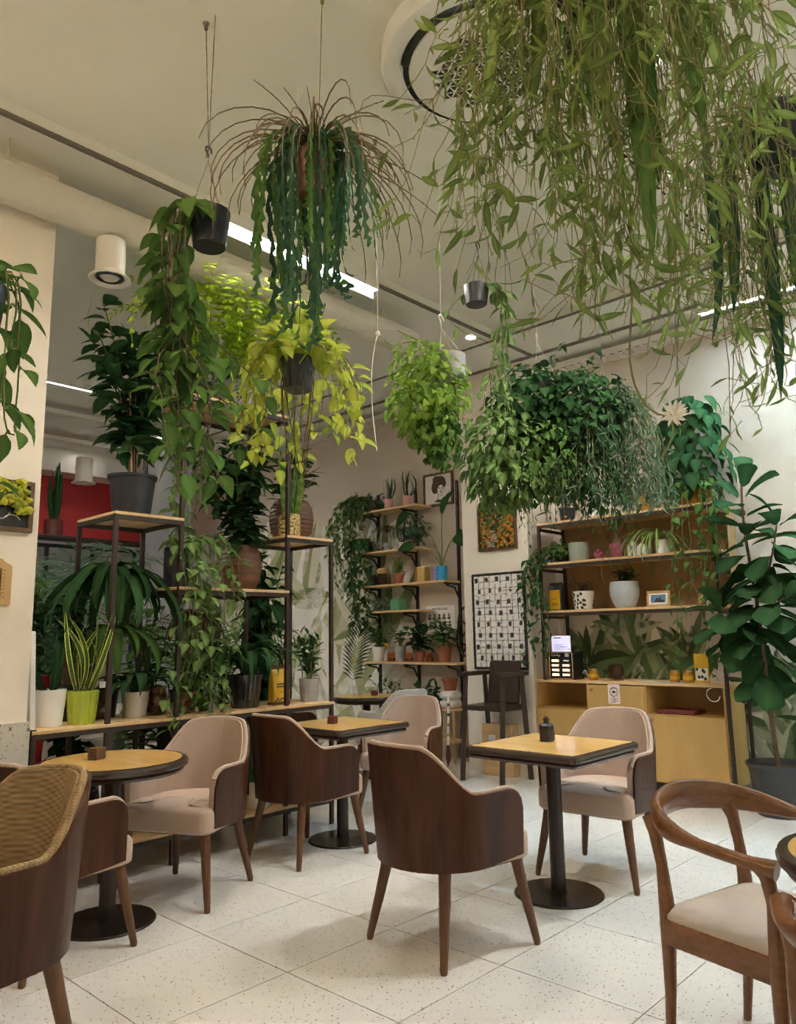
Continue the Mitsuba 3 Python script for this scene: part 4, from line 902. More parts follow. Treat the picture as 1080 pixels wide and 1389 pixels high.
# fishbone cactus in a red-brown pot
t = thing('hanging_fishbone_cactus', 'fishbone cactus with zigzag stems spilling from a red brown hanging pot', 'hanging plant')
c = (1.92, 2.225, 3.13); g = G(2)
pot(t, c, .085, .19, 'taper', 'm_rib'); hanger(t, (c[0], c[1], c[2] + .18), .08, (1.932, 2.21, 3.46), (1.94, 2.2, CEIL), 'm_drystem', 'm_rib', 3, .09)
top = np.array(c) + [0, 0, .2]
for i in range(58):      # flat toothed stems
    a = i * 2.4; q = g.uniform(.07, .26); L_ = g.uniform(.32, .80) * (1.0 if math.cos(a + .75) < .3 else .8); h = np.array([math.cos(a), math.sin(a), 0])
    pts = [top, top + h * q * .7 + [0, 0, .03], top + h * q + [0, 0, -.3 * L_], top + h * (q + .03) + [.02 * g.normal(), .02 * g.normal(), -L_]]
    l = spline(pts, 61); tt = np.gradient(l, axis=0); tt /= np.linalg.norm(tt, axis=1, keepdims=True); sd = np.cross(tt, unit(g)); sd /= np.linalg.norm(sd, axis=1, keepdims=True)
    k5 = np.arange(61); wl, wr = .003 + .017 * ((k5 % 5) / 4.), .003 + .017 * (((k5 + 2) % 5) / 4.)
    v = np.stack([l - sd * wl[:, None], l, l + sd * wr[:, None]], 1).reshape(-1, 3); f = []
    for k in range(60):
        b = k * 3; f += [[b, b + 3, b + 4], [b, b + 4, b + 1], [b + 1, b + 4, b + 5], [b + 1, b + 5, b + 2]]
    pn = 'blue' if i % 3 else 'mid'; uv_ = np.zeros((len(v), 2)); uv_[:, 0] = PI[pn] + g.uniform(.06, .94); uv_[1::3, 1] = .4
    put(t, 'stem', mikit.ply(trimesh.Trimesh(v, f, process=False), PAL[pn][3], True, uv=uv_))
lines = []
for i in range(95):      # thin whip stems standing and arching out of the pot
    a = g.uniform(0, 6.28); L_ = g.uniform(.16, .50); h = np.array([math.cos(a), math.sin(a), 0]); r_ = g.random()
    lines.append(spline([top - [0, 0, .05], top + h * L_ * .35 + [0, 0, L_ * .35 * r_], top + h * L_ * .75 + [0, 0, L_ * (.5 * r_ - .2)], top + h * L_ + [0, 0, L_ * (r_ - 1.0)]], 10))
for d, L_ in (((.62, -.30, .72), .46), ((-.55, .35, .75), .40), ((-.35, .2, .85), .33), ((-.05, .1, 1), .32), ((.75, -.55, -.15), .50), ((.6, -.7, -.55), .55), ((.5, -.6, -.3), .42), ((-.6, .6, -.2), .3)):
    d = np.array(d); lines.append(spline([top, top + d * L_ * .5 + [0, 0, .05], top + d * L_], 10))
stems(t, lines, 'm_brownstem', .0042, .5, 'whip_stem')
# golden pothos
t = thing('hanging_golden_pothos', 'bright golden pothos cascading round a black hanging pot lit from above', 'hanging plant')
c = (2.235, 2.712, 2.475); g = G(3)
pot(t, c, .085, .155, 'taper', 'm_black_plastic'); hanger(t, (c[0], c[1], c[2] + .15), .08, (2.238, 2.712, 2.82), (2.238, 2.708, CEIL), 'm_string', 'm_black', 3, .08)
M = []
for i in range(46):
    a = i * 2.4; e = g.uniform(.3, 1.3); d = np.array([math.cos(a) * math.cos(e), math.sin(a) * math.cos(e), math.sin(e)]); q = np.array(c) + [0, 0, .15] + d * [.06, .06, .03]
    M.append(orient(q + d * g.uniform(.02, .16), d + [0, 0, -.15], [math.cos(a) * .3, math.sin(a) * .3, 1], g.uniform(.10, .15)))
leaves(t, protos('ovate', 'golden', .58, .3, .35), M, g, 60)
S = strands_from((c[0], c[1], c[2] + .15), 34, g, .11, (.18, .50), .19, .07, math.radians(262), math.radians(558))
vines(t, c, S, g, protos('ovate', 'golden', .66, .25, .3), .11, .075, 'm_drystem', 210, .0025)
S = strands_from((c[0], c[1], c[2] + .10), 9, g, .05, (.25, .55), .05, .02); stems(t, [spline(s, 8) for s in S], 'm_bark', .0045, .4, 'aerial_root')
# string with a climbing tip
t = thing('hanging_string', 'white string hanging from the ceiling with a vine tip knotted on it', 'string')
part(t, 'string', tube(spline([(2.796, 2.72, CEIL), (2.80, 2.722, 3.3), (2.80, 2.722, 2.93)], 12), .0022, 5), 'm_string')
part(t, 'loose_end', tube(spline([(2.80, 2.722, 2.93), (2.775, 2.735, 2.80), (2.77, 2.74, 2.5), (2.785, 2.725, 2.27)], 16), .003, 5), 'm_string')
part(t, 'knot', xf(trimesh.creation.icosphere(1, .014), (2.80, 2.722, 2.93)), 'm_string')
part(t, 'ceiling_anchor', xf(lathe([(.0005, -.03), (.009, -.03), (.009, -.008), (.016, 0), (.0005, .0)], 12), (2.796, 2.72, CEIL)), 'm_cable')
# grape ivy
t = thing('hanging_grape_ivy', 'bushy light green ivy hanging in a pale pot left of the dark hanging mass', 'hanging plant')
c = (3.40, 2.69, 2.80); g = G(4)
pot(t, c, .08, .16, 'cyl', 'm_concrete'); hanger(t, (c[0], c[1], c[2] + .155), .075, (3.36, 2.735, 3.13), (3.366, 2.731, CEIL), 'm_string', 'm_string', 3, .08)
Pv = protos('heart', 'light', .85, .3, .3, 6)
mass(t, (3.29, 2.79, 2.72), (.26, .26, .36), g, Pv, 800, .055, 210, .7, .35, .6, nst=20, top=(3.40, 2.69, 2.96))
mass(t, (3.34, 2.75, 2.46), (.13, .13, .20), g, protos('heart', 'mid', .85, .3, .3, 6), 260, .052, 70, .9, .2, .6)
S = [[(3.36, 2.73, 2.96), (3.22, 2.78, 3.02), (3.06, 2.78, 2.96), (2.84, 2.73, 2.93)], [(3.36, 2.73, 2.96), (3.2, 2.80, 3.03), (3.10, 2.86, 3.08)], [(3.36, 2.73, 2.98), (3.14, 2.84, 2.94), (3.02, 2.88, 2.80)]]
vines(t, c, S, g, Pv, .05, .12, 'm_drystem', 20, .004, .02)
# small black pot with a long pothos strand
t = thing('hanging_trailing_pothos', 'small black hanging pot with one long pothos strand reaching the grape ivy', 'hanging plant')
c = (3.857, 2.832, 3.47); g = G(5)
pot(t, c, .088, .13, 'taper', 'm_black_plastic'); hanger(t, (c[0], c[1], c[2] + .125), .082, (3.87, 2.814, 3.83), (3.93, 2.78, CEIL), 'm_black', 'm_black', 4, .08)
S = []
for i in range(9):
    e = g.normal(0, .06, 2); L_ = g.uniform(.7, 1.18)
    S.append([(c[0], c[1], c[2] + .12), (c[0] + .07, c[1] - .10, c[2] + .12), (c[0] + .09 + e[0] * .5, c[1] - .12 + e[1] * .5, c[2] - .3), (c[0] + .08 + e[0], c[1] - .12 + e[1], c[2] - .6), (c[0] + .06 + 1.8 * e[0], c[1] - .12 + e[1] * 2, c[2] - L_)])
S += [[(c[0], c[1], c[2] + .12), (c[0] - .08, c[1] + .08, c[2] + .05), (c[0] - .13, c[1] + .13, c[2] - .06), (c[0] - .02, c[1] + .04, c[2] - .20), (c[0] + .05, c[1] - .05, c[2] - .26)]]
vines(t, c, S, g, protos('ovate', 'vari', .58, .3, .3), .11, .12, 'm_stem', 120, .0035, .06)
# dark hanging mass: pothos, ivy and creeping fig together in three baskets
t = thing('hanging_pothos', 'pale leaved pothos basket at the lower left of the dark hanging mass', 'hanging plant')
c = (4.32, 2.93, 2.62); g = G(6)
pot(t, c, .10, .16, 'taper', 'm_black_plastic'); hanger(t, (c[0], c[1], c[2] + .15), .095, (4.32, 2.92, 3.2), (4.32, 2.9, CEIL))
mass(t, (4.27, 2.93, 2.52), (.30, .32, .40), g, protos('ovate', 'vari', .6, .3, .3), 620, .10, 200, .8, .45, .55, nst=12, top=(4.32, 2.93, 2.78))
S = strands_from((4.30, 2.94, 2.45), 8, g, .12, (.3, .5), .12, 0); stems(t, [spline(s, 8) for s in S], 'm_brownstem', .003, .4, 'aerial_root')
t = thing('hanging_ivy', 'large dark green ivy basket hanging in the middle above the wall rack', 'hanging plant')
c = (4.48, 2.70, 2.85); g = G(7)
pot(t, c, .11, .18, 'taper', 'm_black_plastic'); hanger(t, (c[0], c[1], c[2] + .17), .10, (4.478, 2.766, 3.36), (4.478, 2.766, CEIL), 'm_string', 'm_string')
Pd = protos('heart', 'dark', .82, .3, .3, 6)
mass(t, (4.38, 2.78, 2.92), (.30, .28, .26), g, Pd, 480, .07, 90, .7, .35, .6, nst=16, top=(4.48, 2.70, 3.08))
mass(t, (4.62, 2.52, 2.80), (.36, .34, .34), g, Pd, 900, .075, 130, .8, .4, .6)
mass(t, (4.46, 2.70, 2.52), (.40, .36, .36), g, protos('ovate', 'mid', .58, .3, .3, 6), 900, .062, 80, 1.0, .3, .6)
mass(t, (4.66, 2.46, 2.38), (.30, .30, .30), g, protos('ovate', 'dark', .5, .3, .3, 6), 560, .055, 0, 1.1, .3, .6)
S = strands_from((4.55, 2.62, 2.45), 30, g, .20, (.25, .55), .18, 0); vines(t, c, S, g, protos('lance', 'dark', .28, .2, .3), .06, .06, 'm_brownstem', 0, .0025)
S = [[(4.55, 2.6, 3.0), (4.66, 2.47, 3.18), (4.72, 2.42, 3.30)], [(4.5, 2.62, 3.05), (4.45, 2.62, 3.2), (4.52, 2.55, 3.32)]]
vines(t, c, S, g, Pd, .07, .035, 'm_stem', 20, .003, .02)
t = thing('hanging_willow_fern', 'silvery narrow leaved fern basket at the right of the dark hanging mass', 'hanging plant')
c = (4.76, 2.42, 2.68); g = G(8)
pot(t, c, .10, .16, 'taper', 'm_black_plastic'); hanger(t, (c[0], c[1], c[2] + .15), .095, (4.76, 2.42, 3.2), (4.76, 2.42, CEIL))
lines, M, base = [], [], np.array(c) + [0, 0, .15]
for i in range(200):
    a = g.uniform(0, 6.28); h = np.array([math.cos(a), math.sin(a), 0]); L_ = g.uniform(.30, .74); q = g.uniform(.12, .38)
    l = spline([base, base + h * q * .6 + [0, 0, g.uniform(.02, .14)], base + h * q + [0, 0, -.2 * L_], base + h * (q + .05) + [.03 * g.normal(), .03 * g.normal(), -L_ * .95]], 12); lines.append(l)
    for j in range(3, 12):
        for s in (1, 2): M.append(orient(l[j], (l[j] - l[j - 1]) * 14 + unit(g) * .8, unit(g) + [0, 0, .5], g.uniform(.04, .09)))
stems(t, lines, 'm_drystem', .002, .6, 'stem', 4); leaves(t, protos('lance', 'silver', .16, .2, .3, 6), M[::2], g, 160); leaves(t, protos('lance', 'blue', .17, .2, .3, 6), M[1::2], g, 90)
# great trailing cactus plant close to the viewer at the top right
t = thing('hanging_epiphyllum', 'huge tangled leaf cactus with narrow leaves hanging over the top right of the picture', 'hanging plant')
base = np.array([2.02, .98, 3.42]); g = G(9)
pot(t, (2.02, .98, 3.36), .15, .22, 'taper', 'm_black_plastic'); hanger(t, (2.02, .98, 3.57), .14, (2.02, .98, 3.86), (2.02, .98, CEIL))
lines, M = [], []
vd, vs = np.array([.899, .438, 0]), np.array([.438, -.899, 0])     # two level directions the stems spread along
for i in range(250):
    a = g.uniform(0, 6.28); q = .62 * g.random() ** .6; L_ = g.uniform(.45, 1.25) * (1 - .30 * (q / .62) ** 2); h = vs * math.cos(a) * q * .92 + vd * math.sin(a) * q * .7
    l = spline([base + h * .12 + [0, 0, .1], base + h * .5 + [0, 0, g.uniform(-.05, .22)], base + h * .9 + [0, 0, -.35 * L_], base + h * 1.05 + vs * g.normal(0, .10) + vd * g.normal(0, .07) + [0, 0, -L_]], 16)
    l[1:-1] += np.cumsum(g.normal(0, .010, (14, 3)), axis=0); lines.append(l)
    for j in range(4, 16):
        if g.random() < .62: M.append(orient(l[j], (l[j] - l[j - 1]) * 9 + unit(g) * .75 + [0, 0, -.2], unit(g), g.uniform(.035, .12) * (1.25 if g.random() < .15 else 1)))
stem_lines = lines[:250]
for i in range(120):     # curling bare tendrils
    l0 = stem_lines[int(g.integers(250))][int(g.integers(5, 15))]; d = unit(g) * [1, 1, .5]; L_ = g.uniform(.08, .26)
    lines.append(spline([l0, l0 + d * L_ * .4 + [0, 0, -.02], l0 + d * L_ * .8 + unit(g) * .05 + [0, 0, -.08], l0 + d * L_ + [0, 0, -L_ * .8]], 8))
stems(t, lines, 'm_drystem', .0021, .6, 'stem', 4); leaves(t, protos('lance', 'olive', .20, .25, .3, 7, 7, 0), M, g, 300)
for k, (s, d, L_, w) in enumerate(((.10, .0, 1.02, .072), (.13, .05, .75, .06), (.24, .02, .62, .06), (-.02, .05, .50, .05), (-.16, .0, .42, .045), (.30, .1, .45, .05), (.02, -.06, .62, .045), (-.3, .05, .36, .05))):
    p = base + vs * s + vd * d; q = vs * (s * .25) + vd * d * .2
    put(t, 'flat_stem', blade([p + [0, 0, .1], p + q * .3 - [0, 0, .2 * L_], p + q * .6 + vs * g.normal(0, .01) - [0, 0, .6 * L_], p + q - [0, 0, L_]], w, 'mid' if k < 4 else 'olive', vd, 16))
# its white flower
fl_ = np.array([2.41, .985, 2.02])
t2 = t + '__flower'; used.add(t2); pm = []
for i in range(26):
    a = i * 2.4; e = .25 + .045 * i; d = np.array([0, 0, 0.]) + vs * (math.cos(a) * math.sin(e) + .35) + np.array([0, 0, 1]) * (math.sin(a) * math.sin(e)) - vd * math.cos(e) * .55
    v, f, u = leaf_raw('lance', .22, -.15, .3); Mx = orient(fl_, d, -vd, .062 * (1.15 - .012 * i)); pm.append(trimesh.Trimesh(v @ Mx[:3, :3].T + Mx[:3, 3], f, process=False))
scene[t2] = mikit.ply(cat(*pm), 'm_petal', True); labels[t2] = {'label': 'white star shaped flower'}
key = fresh(t + '__flower_stem'); scene[key] = mikit.ply(cat(tube(spline([fl_, fl_ - vs * .05 + [0, 0, .01], fl_ - vs * .09 + [0, 0, .06], fl_ - vs * .12 + [0, 0, .22], fl_ - vs * .1 + [0, 0, .5]], 14), .004, 6), tube(spline([fl_, fl_ - vs * .01 + [0, 0, -.09], fl_ - vs * .05 + [0, 0, -.15]], 8), .003, 5)), 'm_drystem', True)
# second trailing basket behind it
t = thing('hanging_epiphyllum', 'darker leaf cactus basket hanging behind the huge one at the right edge', 'hanging plant')
base = np.array([2.93, .74, 3.18]); g = G(10)
pot(t, (2.95, .72, 3.06), .13, .2, 'taper', 'm_grey_plastic'); hanger(t, (2.95, .72, 3.25), .12, (2.95, .72, 3.7), (2.95, .72, CEIL))
lines, M = [], []
for i in range(150):
    a = g.uniform(0, 6.28); q = .50 * g.random() ** .6; L_ = g.uniform(.4, 1.15); h = vs * math.cos(a) * q + vd * math.sin(a) * q * .8
    l = spline([base + h * .1 + [0, 0, .05], base + h * .5 + [0, 0, g.uniform(0, .2)], base + h * .9 + [0, 0, -.3 * L_], base + h + vs * g.normal(0, .08) + [0, 0, -L_]], 14); l[1:-1] += np.cumsum(g.normal(0, .011, (12, 3)), axis=0); lines.append(l)
    for j in range(3, 14):
        if g.random() < .5: M.append(orient(l[j], (l[j] - l[j - 1]) * 9 + unit(g) * .7, unit(g), g.uniform(.04, .12)))
stems(t, lines, 'm_drystem', .0023, .6, 'stem', 4); leaves(t, protos('lance', 'olive', .20, .25, .3, 7, 7, 0), M, g, 200)
for k, (s, L_, w) in enumerate(((-.04, 1.05, .055), (.05, .75, .06), (.14, .6, .05), (-.15, .7, .05), (-.22, .8, .04))):
    p = base + vs * s; put(t, 'flat_stem', blade([p + [0, 0, .08], p - [0, 0, .2 * L_], p + vs * g.normal(0, .03) - [0, 0, .6 * L_], p + vs * s * .2 - [0, 0, L_]], w, 'blue', vd, 14))
# plant hanging at the left edge in front of the pier
t = thing('hanging_pothos', 'pothos hanging at the left edge of the picture in front of the pier', 'hanging plant')
c = (.62, 2.10, 2.10); g = G(11)
pot(t, c, .085, .15, 'taper', 'm_grey_plastic'); hanger(t, (c[0], c[1], c[2] + .145), .08, (.62, 2.10, 2.6), (.62, 2.10, CEIL))
S = strands_from((c[0], c[1], c[2] + .14), 16, g, .095, (.15, .60), .06, .05)
vines(t, c, S, g, protos('ovate', 'mid', .5, .3, .35), .125, .085, 'm_stem', 140, .0032)
M = [orient(np.array(c) + [0, 0, .15], [math.cos(a), math.sin(a), g.uniform(-.2, .8)], [0, 0, 1], .13) for a in np.arange(18) * 2.4]
leaves(t, protos('ovate', 'mid', .5, .3, .35), [m for m in M], g, 20)

# ------------------------------------------------------------------ plants on the shelving between the rooms
ZS, ZM = .845, 1.635
t = thing('potted_schefflera', 'umbrella tree in a tall black nursery pot on the upper left shelf', 'potted plant')
g = G(21); c = (2.32, 4.45, 2.065); pot(t, c, .145, .27, 'nursery', 'm_grey_plastic')
bush(t, (c[0], c[1], c[2] + .24), 1.08, .46, g, protos('ellip', 'dark', .44, .3, .25), 260, .205, 'm_bark', 8, (-.02, 0), .18, .25, 260, .25, .007, 6)
part(t, 'cane', tube([(c[0] - .02, c[1] - .03, c[2] + .2), (c[0] - .07, c[1] - .05, c[2] + .82)], .007, 8), 'm_cane')
part(t, 'thin_stake', tube([(c[0] - .02, c[1], c[2] + .2), (c[0] - .03, c[1], c[2] + 1.2)], .003, 6), 'm_bark')
t = thing('potted_dracaena', 'weeping plant with long drooping dark leaves behind the lower left shelf posts', 'potted plant')
g = G(22); c = (2.27, 4.60, ZS); pot(t, c, .085, .17, 'nursery', 'm_black_plastic')
part(t, 'trunk', tube(spline([(2.27, 4.60, ZS + .15), (2.28, 4.58, 1.2), (2.28, 4.56, 1.62)], 10), .014, 8), 'm_bark')
arching(t, (2.28, 4.56, 1.62), 46, g, .56, .075, 'dark', .30, .95, .85); arching(t, (2.29, 4.55, 1.28), 24, g, .46, .065, 'mid', .3, .85, .9)
t = thing('potted_peace_lily', 'peace lily with glossy leaves in a silver grey pot on the bottom left shelf', 'potted plant')
g = G(23); c = (2.38, 4.42, ZS); pot(t, c, .082, .155, 'taper', 'm_silver')
arching(t, (c[0], c[1], c[2] + .13), 30, g, .28, .065, 'dark', .55, .6, 1.15, shape='lance')
t = thing('potted_snake_plant', 'yellow edged snake plant in a ribbed lime green pot', 'potted plant')
g = G(24); c = (2.02, 4.36, ZS); pot(t, c, .085, .185, 'taper', 'm_lime', 'pot', 12, .075)
spikes(t, (c[0], c[1], c[2] + .16), 11, g, .50, .036, 'mid', .38, 'edge', .06)
part(t, 'price_tag', xf(rbox(-.022, .022, -.001, .001, -.018, .018, .0008), (c[0] + .075, c[1] - .085, c[2] + .215), .3), 'm_paper', False)
t = thing('potted_snake_plant', 'dark snake plant leaf in a round white pot at the left end of the shelving', 'potted plant')
g = G(25); c = (1.85, 4.40, ZS); pot(t, c, .09, .20, 'taper', 'm_white'); spikes(t, (c[0], c[1], c[2] + .17), 4, g, .42, .07, 'dark', .3)
t = thing('potted_yucca', 'leafy plant on a rough brown trunk in a black pot behind the lime green pot', 'potted plant')
g = G(26); c = (2.06, 4.60, ZS); pot(t, c, .085, .21, 'nursery', 'm_black_plastic')
for k in range(4): part(t, 'trunk', tube([(c[0] + .02 * k - .03, c[1], c[2] + .18), (c[0] + .05 * k - .09, c[1] + .03 * (k % 2), c[2] + .45)], [.022, .026], 8), 'm_bark')
bush(t, (c[0] - .01, c[1], c[2] + .42), .36, .22, g, protos('round', 'dark', .75, .3, .3), 90, .085, 'm_bark', 8, (-.03, 0), .1, .3, 90)
t = thing('potted_croton', 'leafy plant with a yellowish leaf behind the white pot at the left end', 'potted plant')
g = G(27); c = (1.93, 4.95, .55); pot(t, c, .14, .55, 'taper', 'm_red'); bush(t, (c[0], c[1], c[2] + .5), .72, .26, g, protos('round', 'mid', .7, .3, .3), 120, .11, 'm_bark', 7, (0, 0), .1, .3, 110)
t = single('pot_stand', 'dark wooden stand under the red planter in the far room', 'stand', rbox(1.78, 2.08, 4.80, 5.10, 0, .549), 'm_darkwood', False)
t = thing('glass_jar', 'small round brown glass jar between the lime and the silver pot', 'jar')
part(t, 'body', xf(lathe([(.0005, .004), (.04, .0), (.055, .04), (.05, .08), (.035, .105), (.032, .105), (.047, .08), (.051, .04), (.0005, .008)], 20), (2.20, 4.50, ZS)), 'm_brownglass')
t = thing('glass_vase', 'brown glass vase half full of dark pebbles right of the silver grey pot', 'vase')
vc = (2.545, 4.46, ZS); part(t, 'body', xf(lathe([(.0005, .004), (.055, .0), (.075, .05), (.072, .11), (.05, .155), (.052, .165), (.048, .165), (.068, .11), (.071, .05), (.0005, .008)], 24), vc), 'm_brownglass')
part(t, 'pebbles', xf(lathe([(.0005, .01), (.055, .012), (.066, .05), (.0005, .055)], 16), vc), 'm_soil')
# middle unit
t = thing('potted_pothos', 'pothos in a dark cylinder pot trailing down the middle of the shelving', 'potted plant')
g = G(31); c = (2.66, 4.46, ZM); pot(t, c, .085, .27, 'cyl', 'm_grey_plastic')
S = []
for i in range(15):
    x = g.uniform(2.52, 2.95); L_ = g.uniform(.5, 1.30)
    S.append([(c[0], c[1], c[2] + .27), (x, 4.32, c[2] + .30 + g.uniform(0, .05)), (x + .01, 4.17 + g.uniform(0, .03), c[2] + .1), (x + g.normal(0, .03), 4.16 + g.normal(0, .02), c[2] - .4 * L_ + .1), (x + g.normal(0, .06), 4.16 + g.normal(0, .03), c[2] + .25 - L_)])
for i in range(9):
    a = g.uniform(0, 6.28); x, y = 2.72 + .14 * math.cos(a), 4.42 + .10 * math.sin(a)
    S.append([(c[0], c[1], c[2] + .27), (x * .5 + c[0] * .5, y * .5 + c[1] * .5, c[2] + .55), (x, y, c[2] + g.uniform(.7, 1.05))])
vines(t, c, S, g, protos('ovate', 'vari', .62, .25, .3), .105, .085, 'm_stem', 290, .0028, .03)
t = thing('plant_pot', 'green glazed cylinder pot beside the dark cylinder pot', 'pot'); pot(t, (2.82, 4.50, ZM), .075, .27, 'cyl', 'm_sage')
t = thing('potted_ficus', 'dense glossy ficus in a brown ribbed pot on the middle shelf', 'potted plant')
g = G(32); c = (3.16, 4.46, ZM); pot(t, c, .135, .315, 'belly', 'm_rib')
bush(t, (c[0], c[1], c[2] + .28), .84, .70, g, protos('ellip', 'dark', .46, .3, .25), 330, .185, 'm_bark', 12, (0, 0), .05, .35, 240)
t = thing('potted_fern', 'bright backlit fern in a black pot on top of the shelving', 'potted plant')
g = G(33); c = (2.78, 4.44, 2.90); pot(t, c, .075, .17, 'nursery', 'm_black_plastic')
fern(t, (c[0], c[1], c[2] + .15), 16, g, .90, .085, .03, 'lime', .80, .75, 24, spread=1.2)
t = thing('potted_fern', 'lush fern in a wide pale bowl on top of the shelving', 'potted plant')
g = G(34); c = (3.08, 4.44, 2.90); pot(t, c, .15, .22, 'round', 'm_concrete')
fern(t, (c[0], c[1], c[2] + .2), 18, g, .82, .10, .032, 'lime', .90, .70, 24, spread=1.15); fern(t, (c[0], c[1], c[2] + .2), 14, g, .5, .08, .024, 'blue', .25, .95, 18)
# right unit
t = thing('potted_cylinder_snake_plant', 'banded cylindrical snake plant in a gold mosaic pot on the upper right shelf', 'potted plant')
g = G(35); c = (3.55, 4.40, 2.03); pot(t, c, .082, .18, 'cyl', 'm_mosaic')
for i in range(7):
    a = i * 2.4; q = .02 + .012 * i ** .5; h = g.uniform(.42, .68); p0 = np.array(c) + [q * math.cos(a), q * math.sin(a), .15]; p1 = p0 + [.05 * math.cos(a), .05 * math.sin(a), h]
    put(t, 'leaf', blade([p0, (p0 + p1) / 2 + [.01, 0, 0], p1], .05, 'light' if i % 2 else 'mid', [math.cos(a + 1), math.sin(a + 1), .1], 14, 'strap', 'stripe'))
t = thing('potted_rubber_plant', 'dark rubber plant in a large brown pot at the right end of the shelving', 'potted plant')
g = G(36); c = (3.70, 4.56, 2.03); pot(t, c, .155, .32, 'belly', 'm_rib')
bush(t, (c[0], c[1], c[2] + .28), .42, .28, g, protos('ellip', 'dark', .5, .3, .25), 70, .19, 'm_bark', 6, (.05, 0), .05, .3, 70)
t = thing('potted_strap_plant', 'strap leaved plant in a glossy black pot on the bottom shelf', 'potted plant')
g = G(37); c = (3.16, 4.38, ZS); pot(t, c, .115, .22, 'taper', 'm_black_gloss'); arching(t, (c[0], c[1], c[2] + .19), 34, g, .42, .05, 'dark', .62, .55, 1.1)
t = thing('plant_pot', 'slim grey pot left of the glossy black pot', 'pot'); pot(t, (2.97, 4.50, ZS), .045, .20, 'cyl', 'm_concrete')
t = thing('coffee_bag', 'yellow paper bag with dark printing between the black and terracotta pots', 'bag')
bc = (3.435, 4.36, ZS); part(t, 'bag', xf(disc_stack(lambda i: np.array(rrect(.145, .07, .012).exterior.coords)[:-1] * [1, 1 - i * 6], [(0, .0), (0, .10), (.05, .20), (.14, .235), (.15, .245)]), bc), 'm_yellow', 30)
part(t, 'lettering', cat(text_on('HAPPY', .017, (bc[0], bc[1] - .0365, bc[2] + .145), (1, 0, 0), (0, 0, 1), .001), text_on('COFFEE', .017, (bc[0], bc[1] - .0365, bc[2] + .12), (1, 0, 0), (0, 0, 1), .001)) if False else decal([Polygon([(-.045, z), (.045, z), (.045, z + .008), (-.045, z + .008)]) for z in (.12, .138)] + [Polygon([(-.012, .085), (.012, .085), (.012, .09), (-.012, .09)])], (bc[0], bc[1] - .0352, bc[2]), (1, 0, 0), (0, 0, 1), .001), 'm_ink', False)
part(t, 'leaf_print', decal([affinity.rotate(EL(-.06 + .012 * k, .018 + .012 * (k % 3), .013, .0055), 35 * k) for k in range(11)], (bc[0], bc[1] - .0352, bc[2]), (1, 0, 0), (0, 0, 1), .001), 'm_ink', False)
part(t, 'base_band', xf(rbox(-.074, .074, -.037, .037, .0, .02, .002), bc), 'm_leg', False)
t = thing('potted_plant', 'narrow leaved plant in a tall terracotta pot behind the right post of the shelving', 'potted plant'); pot(t, (3.58, 4.52, ZS), .065, .26, 'taper', 'm_terracotta')
g = G(38); bush(t, (3.58, 4.52, ZS + .24), .30, .2, g, protos('lance', 'mid', .3, .3, .3), 40, .12, 'm_stem', 4, (0, 0), .1, .3, 40)
t = thing('potted_zz_plant', 'upright glossy plant in a grey concrete pot at the right end of the bottom shelf', 'potted plant')
g = G(39); c = (3.715, 4.36, ZS); pot(t, c, .078, .165, 'taper', 'm_concrete'); bush(t, (c[0], c[1], c[2] + .14), .36, .20, g, protos('ellip', 'dark', .42, .2, .3), 80, .095, 'm_stem', 8, (0, 0), .1, .1, 80, .6)
t = thing('climbing_philodendron', 'tall philodendron with large dark leaves climbing behind the right end of the shelving', 'potted plant')
g = G(40); c = (3.66, 4.92, .0); pot(t, c, .16, .34, 'nursery', 'm_black_plastic')
part(t, 'moss_pole', tube([(3.62, 4.92, .3), (3.64, 4.90, 1.98)], .03, 10), 'm_bark')
bush(t, (3.63, 4.91, .5), 1.50, .26, g, protos('heart', 'dark', .62, .35, .25), 190, .21, 'm_stem', 5, (.02, -.04), .05, .7, 190, .1, .008)
t = thing('potted_red_dracaena', 'dark reddish spiky plant with trailing brown leaves under the ribbed pot shelf', 'potted plant')
g = G(41); c = (3.05, 4.98, .75); pot(t, c, .10, .2, 'nursery', 'm_black_plastic'); part(t, 'trunk', tube([(3.05, 4.98, .92), (3.06, 4.92, 1.42)], .016, 8), 'm_bark')
arching(t, (3.06, 4.90, 1.42), 44, g, .42, .022, 'red', .25, .9, .8); arching(t, (3.06, 4.90, 1.40), 26, g, .55, .012, 'dry', .1, 1.25, .55)
single('pot_stand', 'tall dark stand behind the shelving under the reddish spiky plant', 'stand', rbox(2.92, 3.18, 4.86, 5.10, 0, .749), 'm_darkwood', False)
t = thing('potted_creeper', 'small leaved bushy creeper standing in front of the gap in the shelving', 'potted plant')
g = G(42); c = (2.74, 4.44, ZS); pot(t, c, .07, .13, 'taper', 'm_terracotta')
mass(t, (2.76, 4.34, ZS + .18), (.16, .14, .22), g, protos('ovate', 'mid', .6, .3, .3), 190, .055, 130, .4, .3, .6, nst=10, top=(2.74, 4.44, ZS + .1))
S = strands_from((2.78, 4.30, ZS + .15), 7, g, .12, (.15, .45), .10, .05, math.pi, 2 * math.pi); vines(t, c, S, g, protos('ovate', 'vari', .6, .3, .3), .06, .07, 'm_stem', 40)
t = thing('potted_strap_plant', 'dark plant in a black pot inside the white box on the lowest shelf', 'potted plant')
g = G(43); c = (3.255, 4.33, .19); pot(t, c, .07, .17, 'cyl', 'm_white', 'outer_pot'); spikes(t, (c[0], c[1], c[2] + .15), 8, g, .28, .045, 'dark', .25)
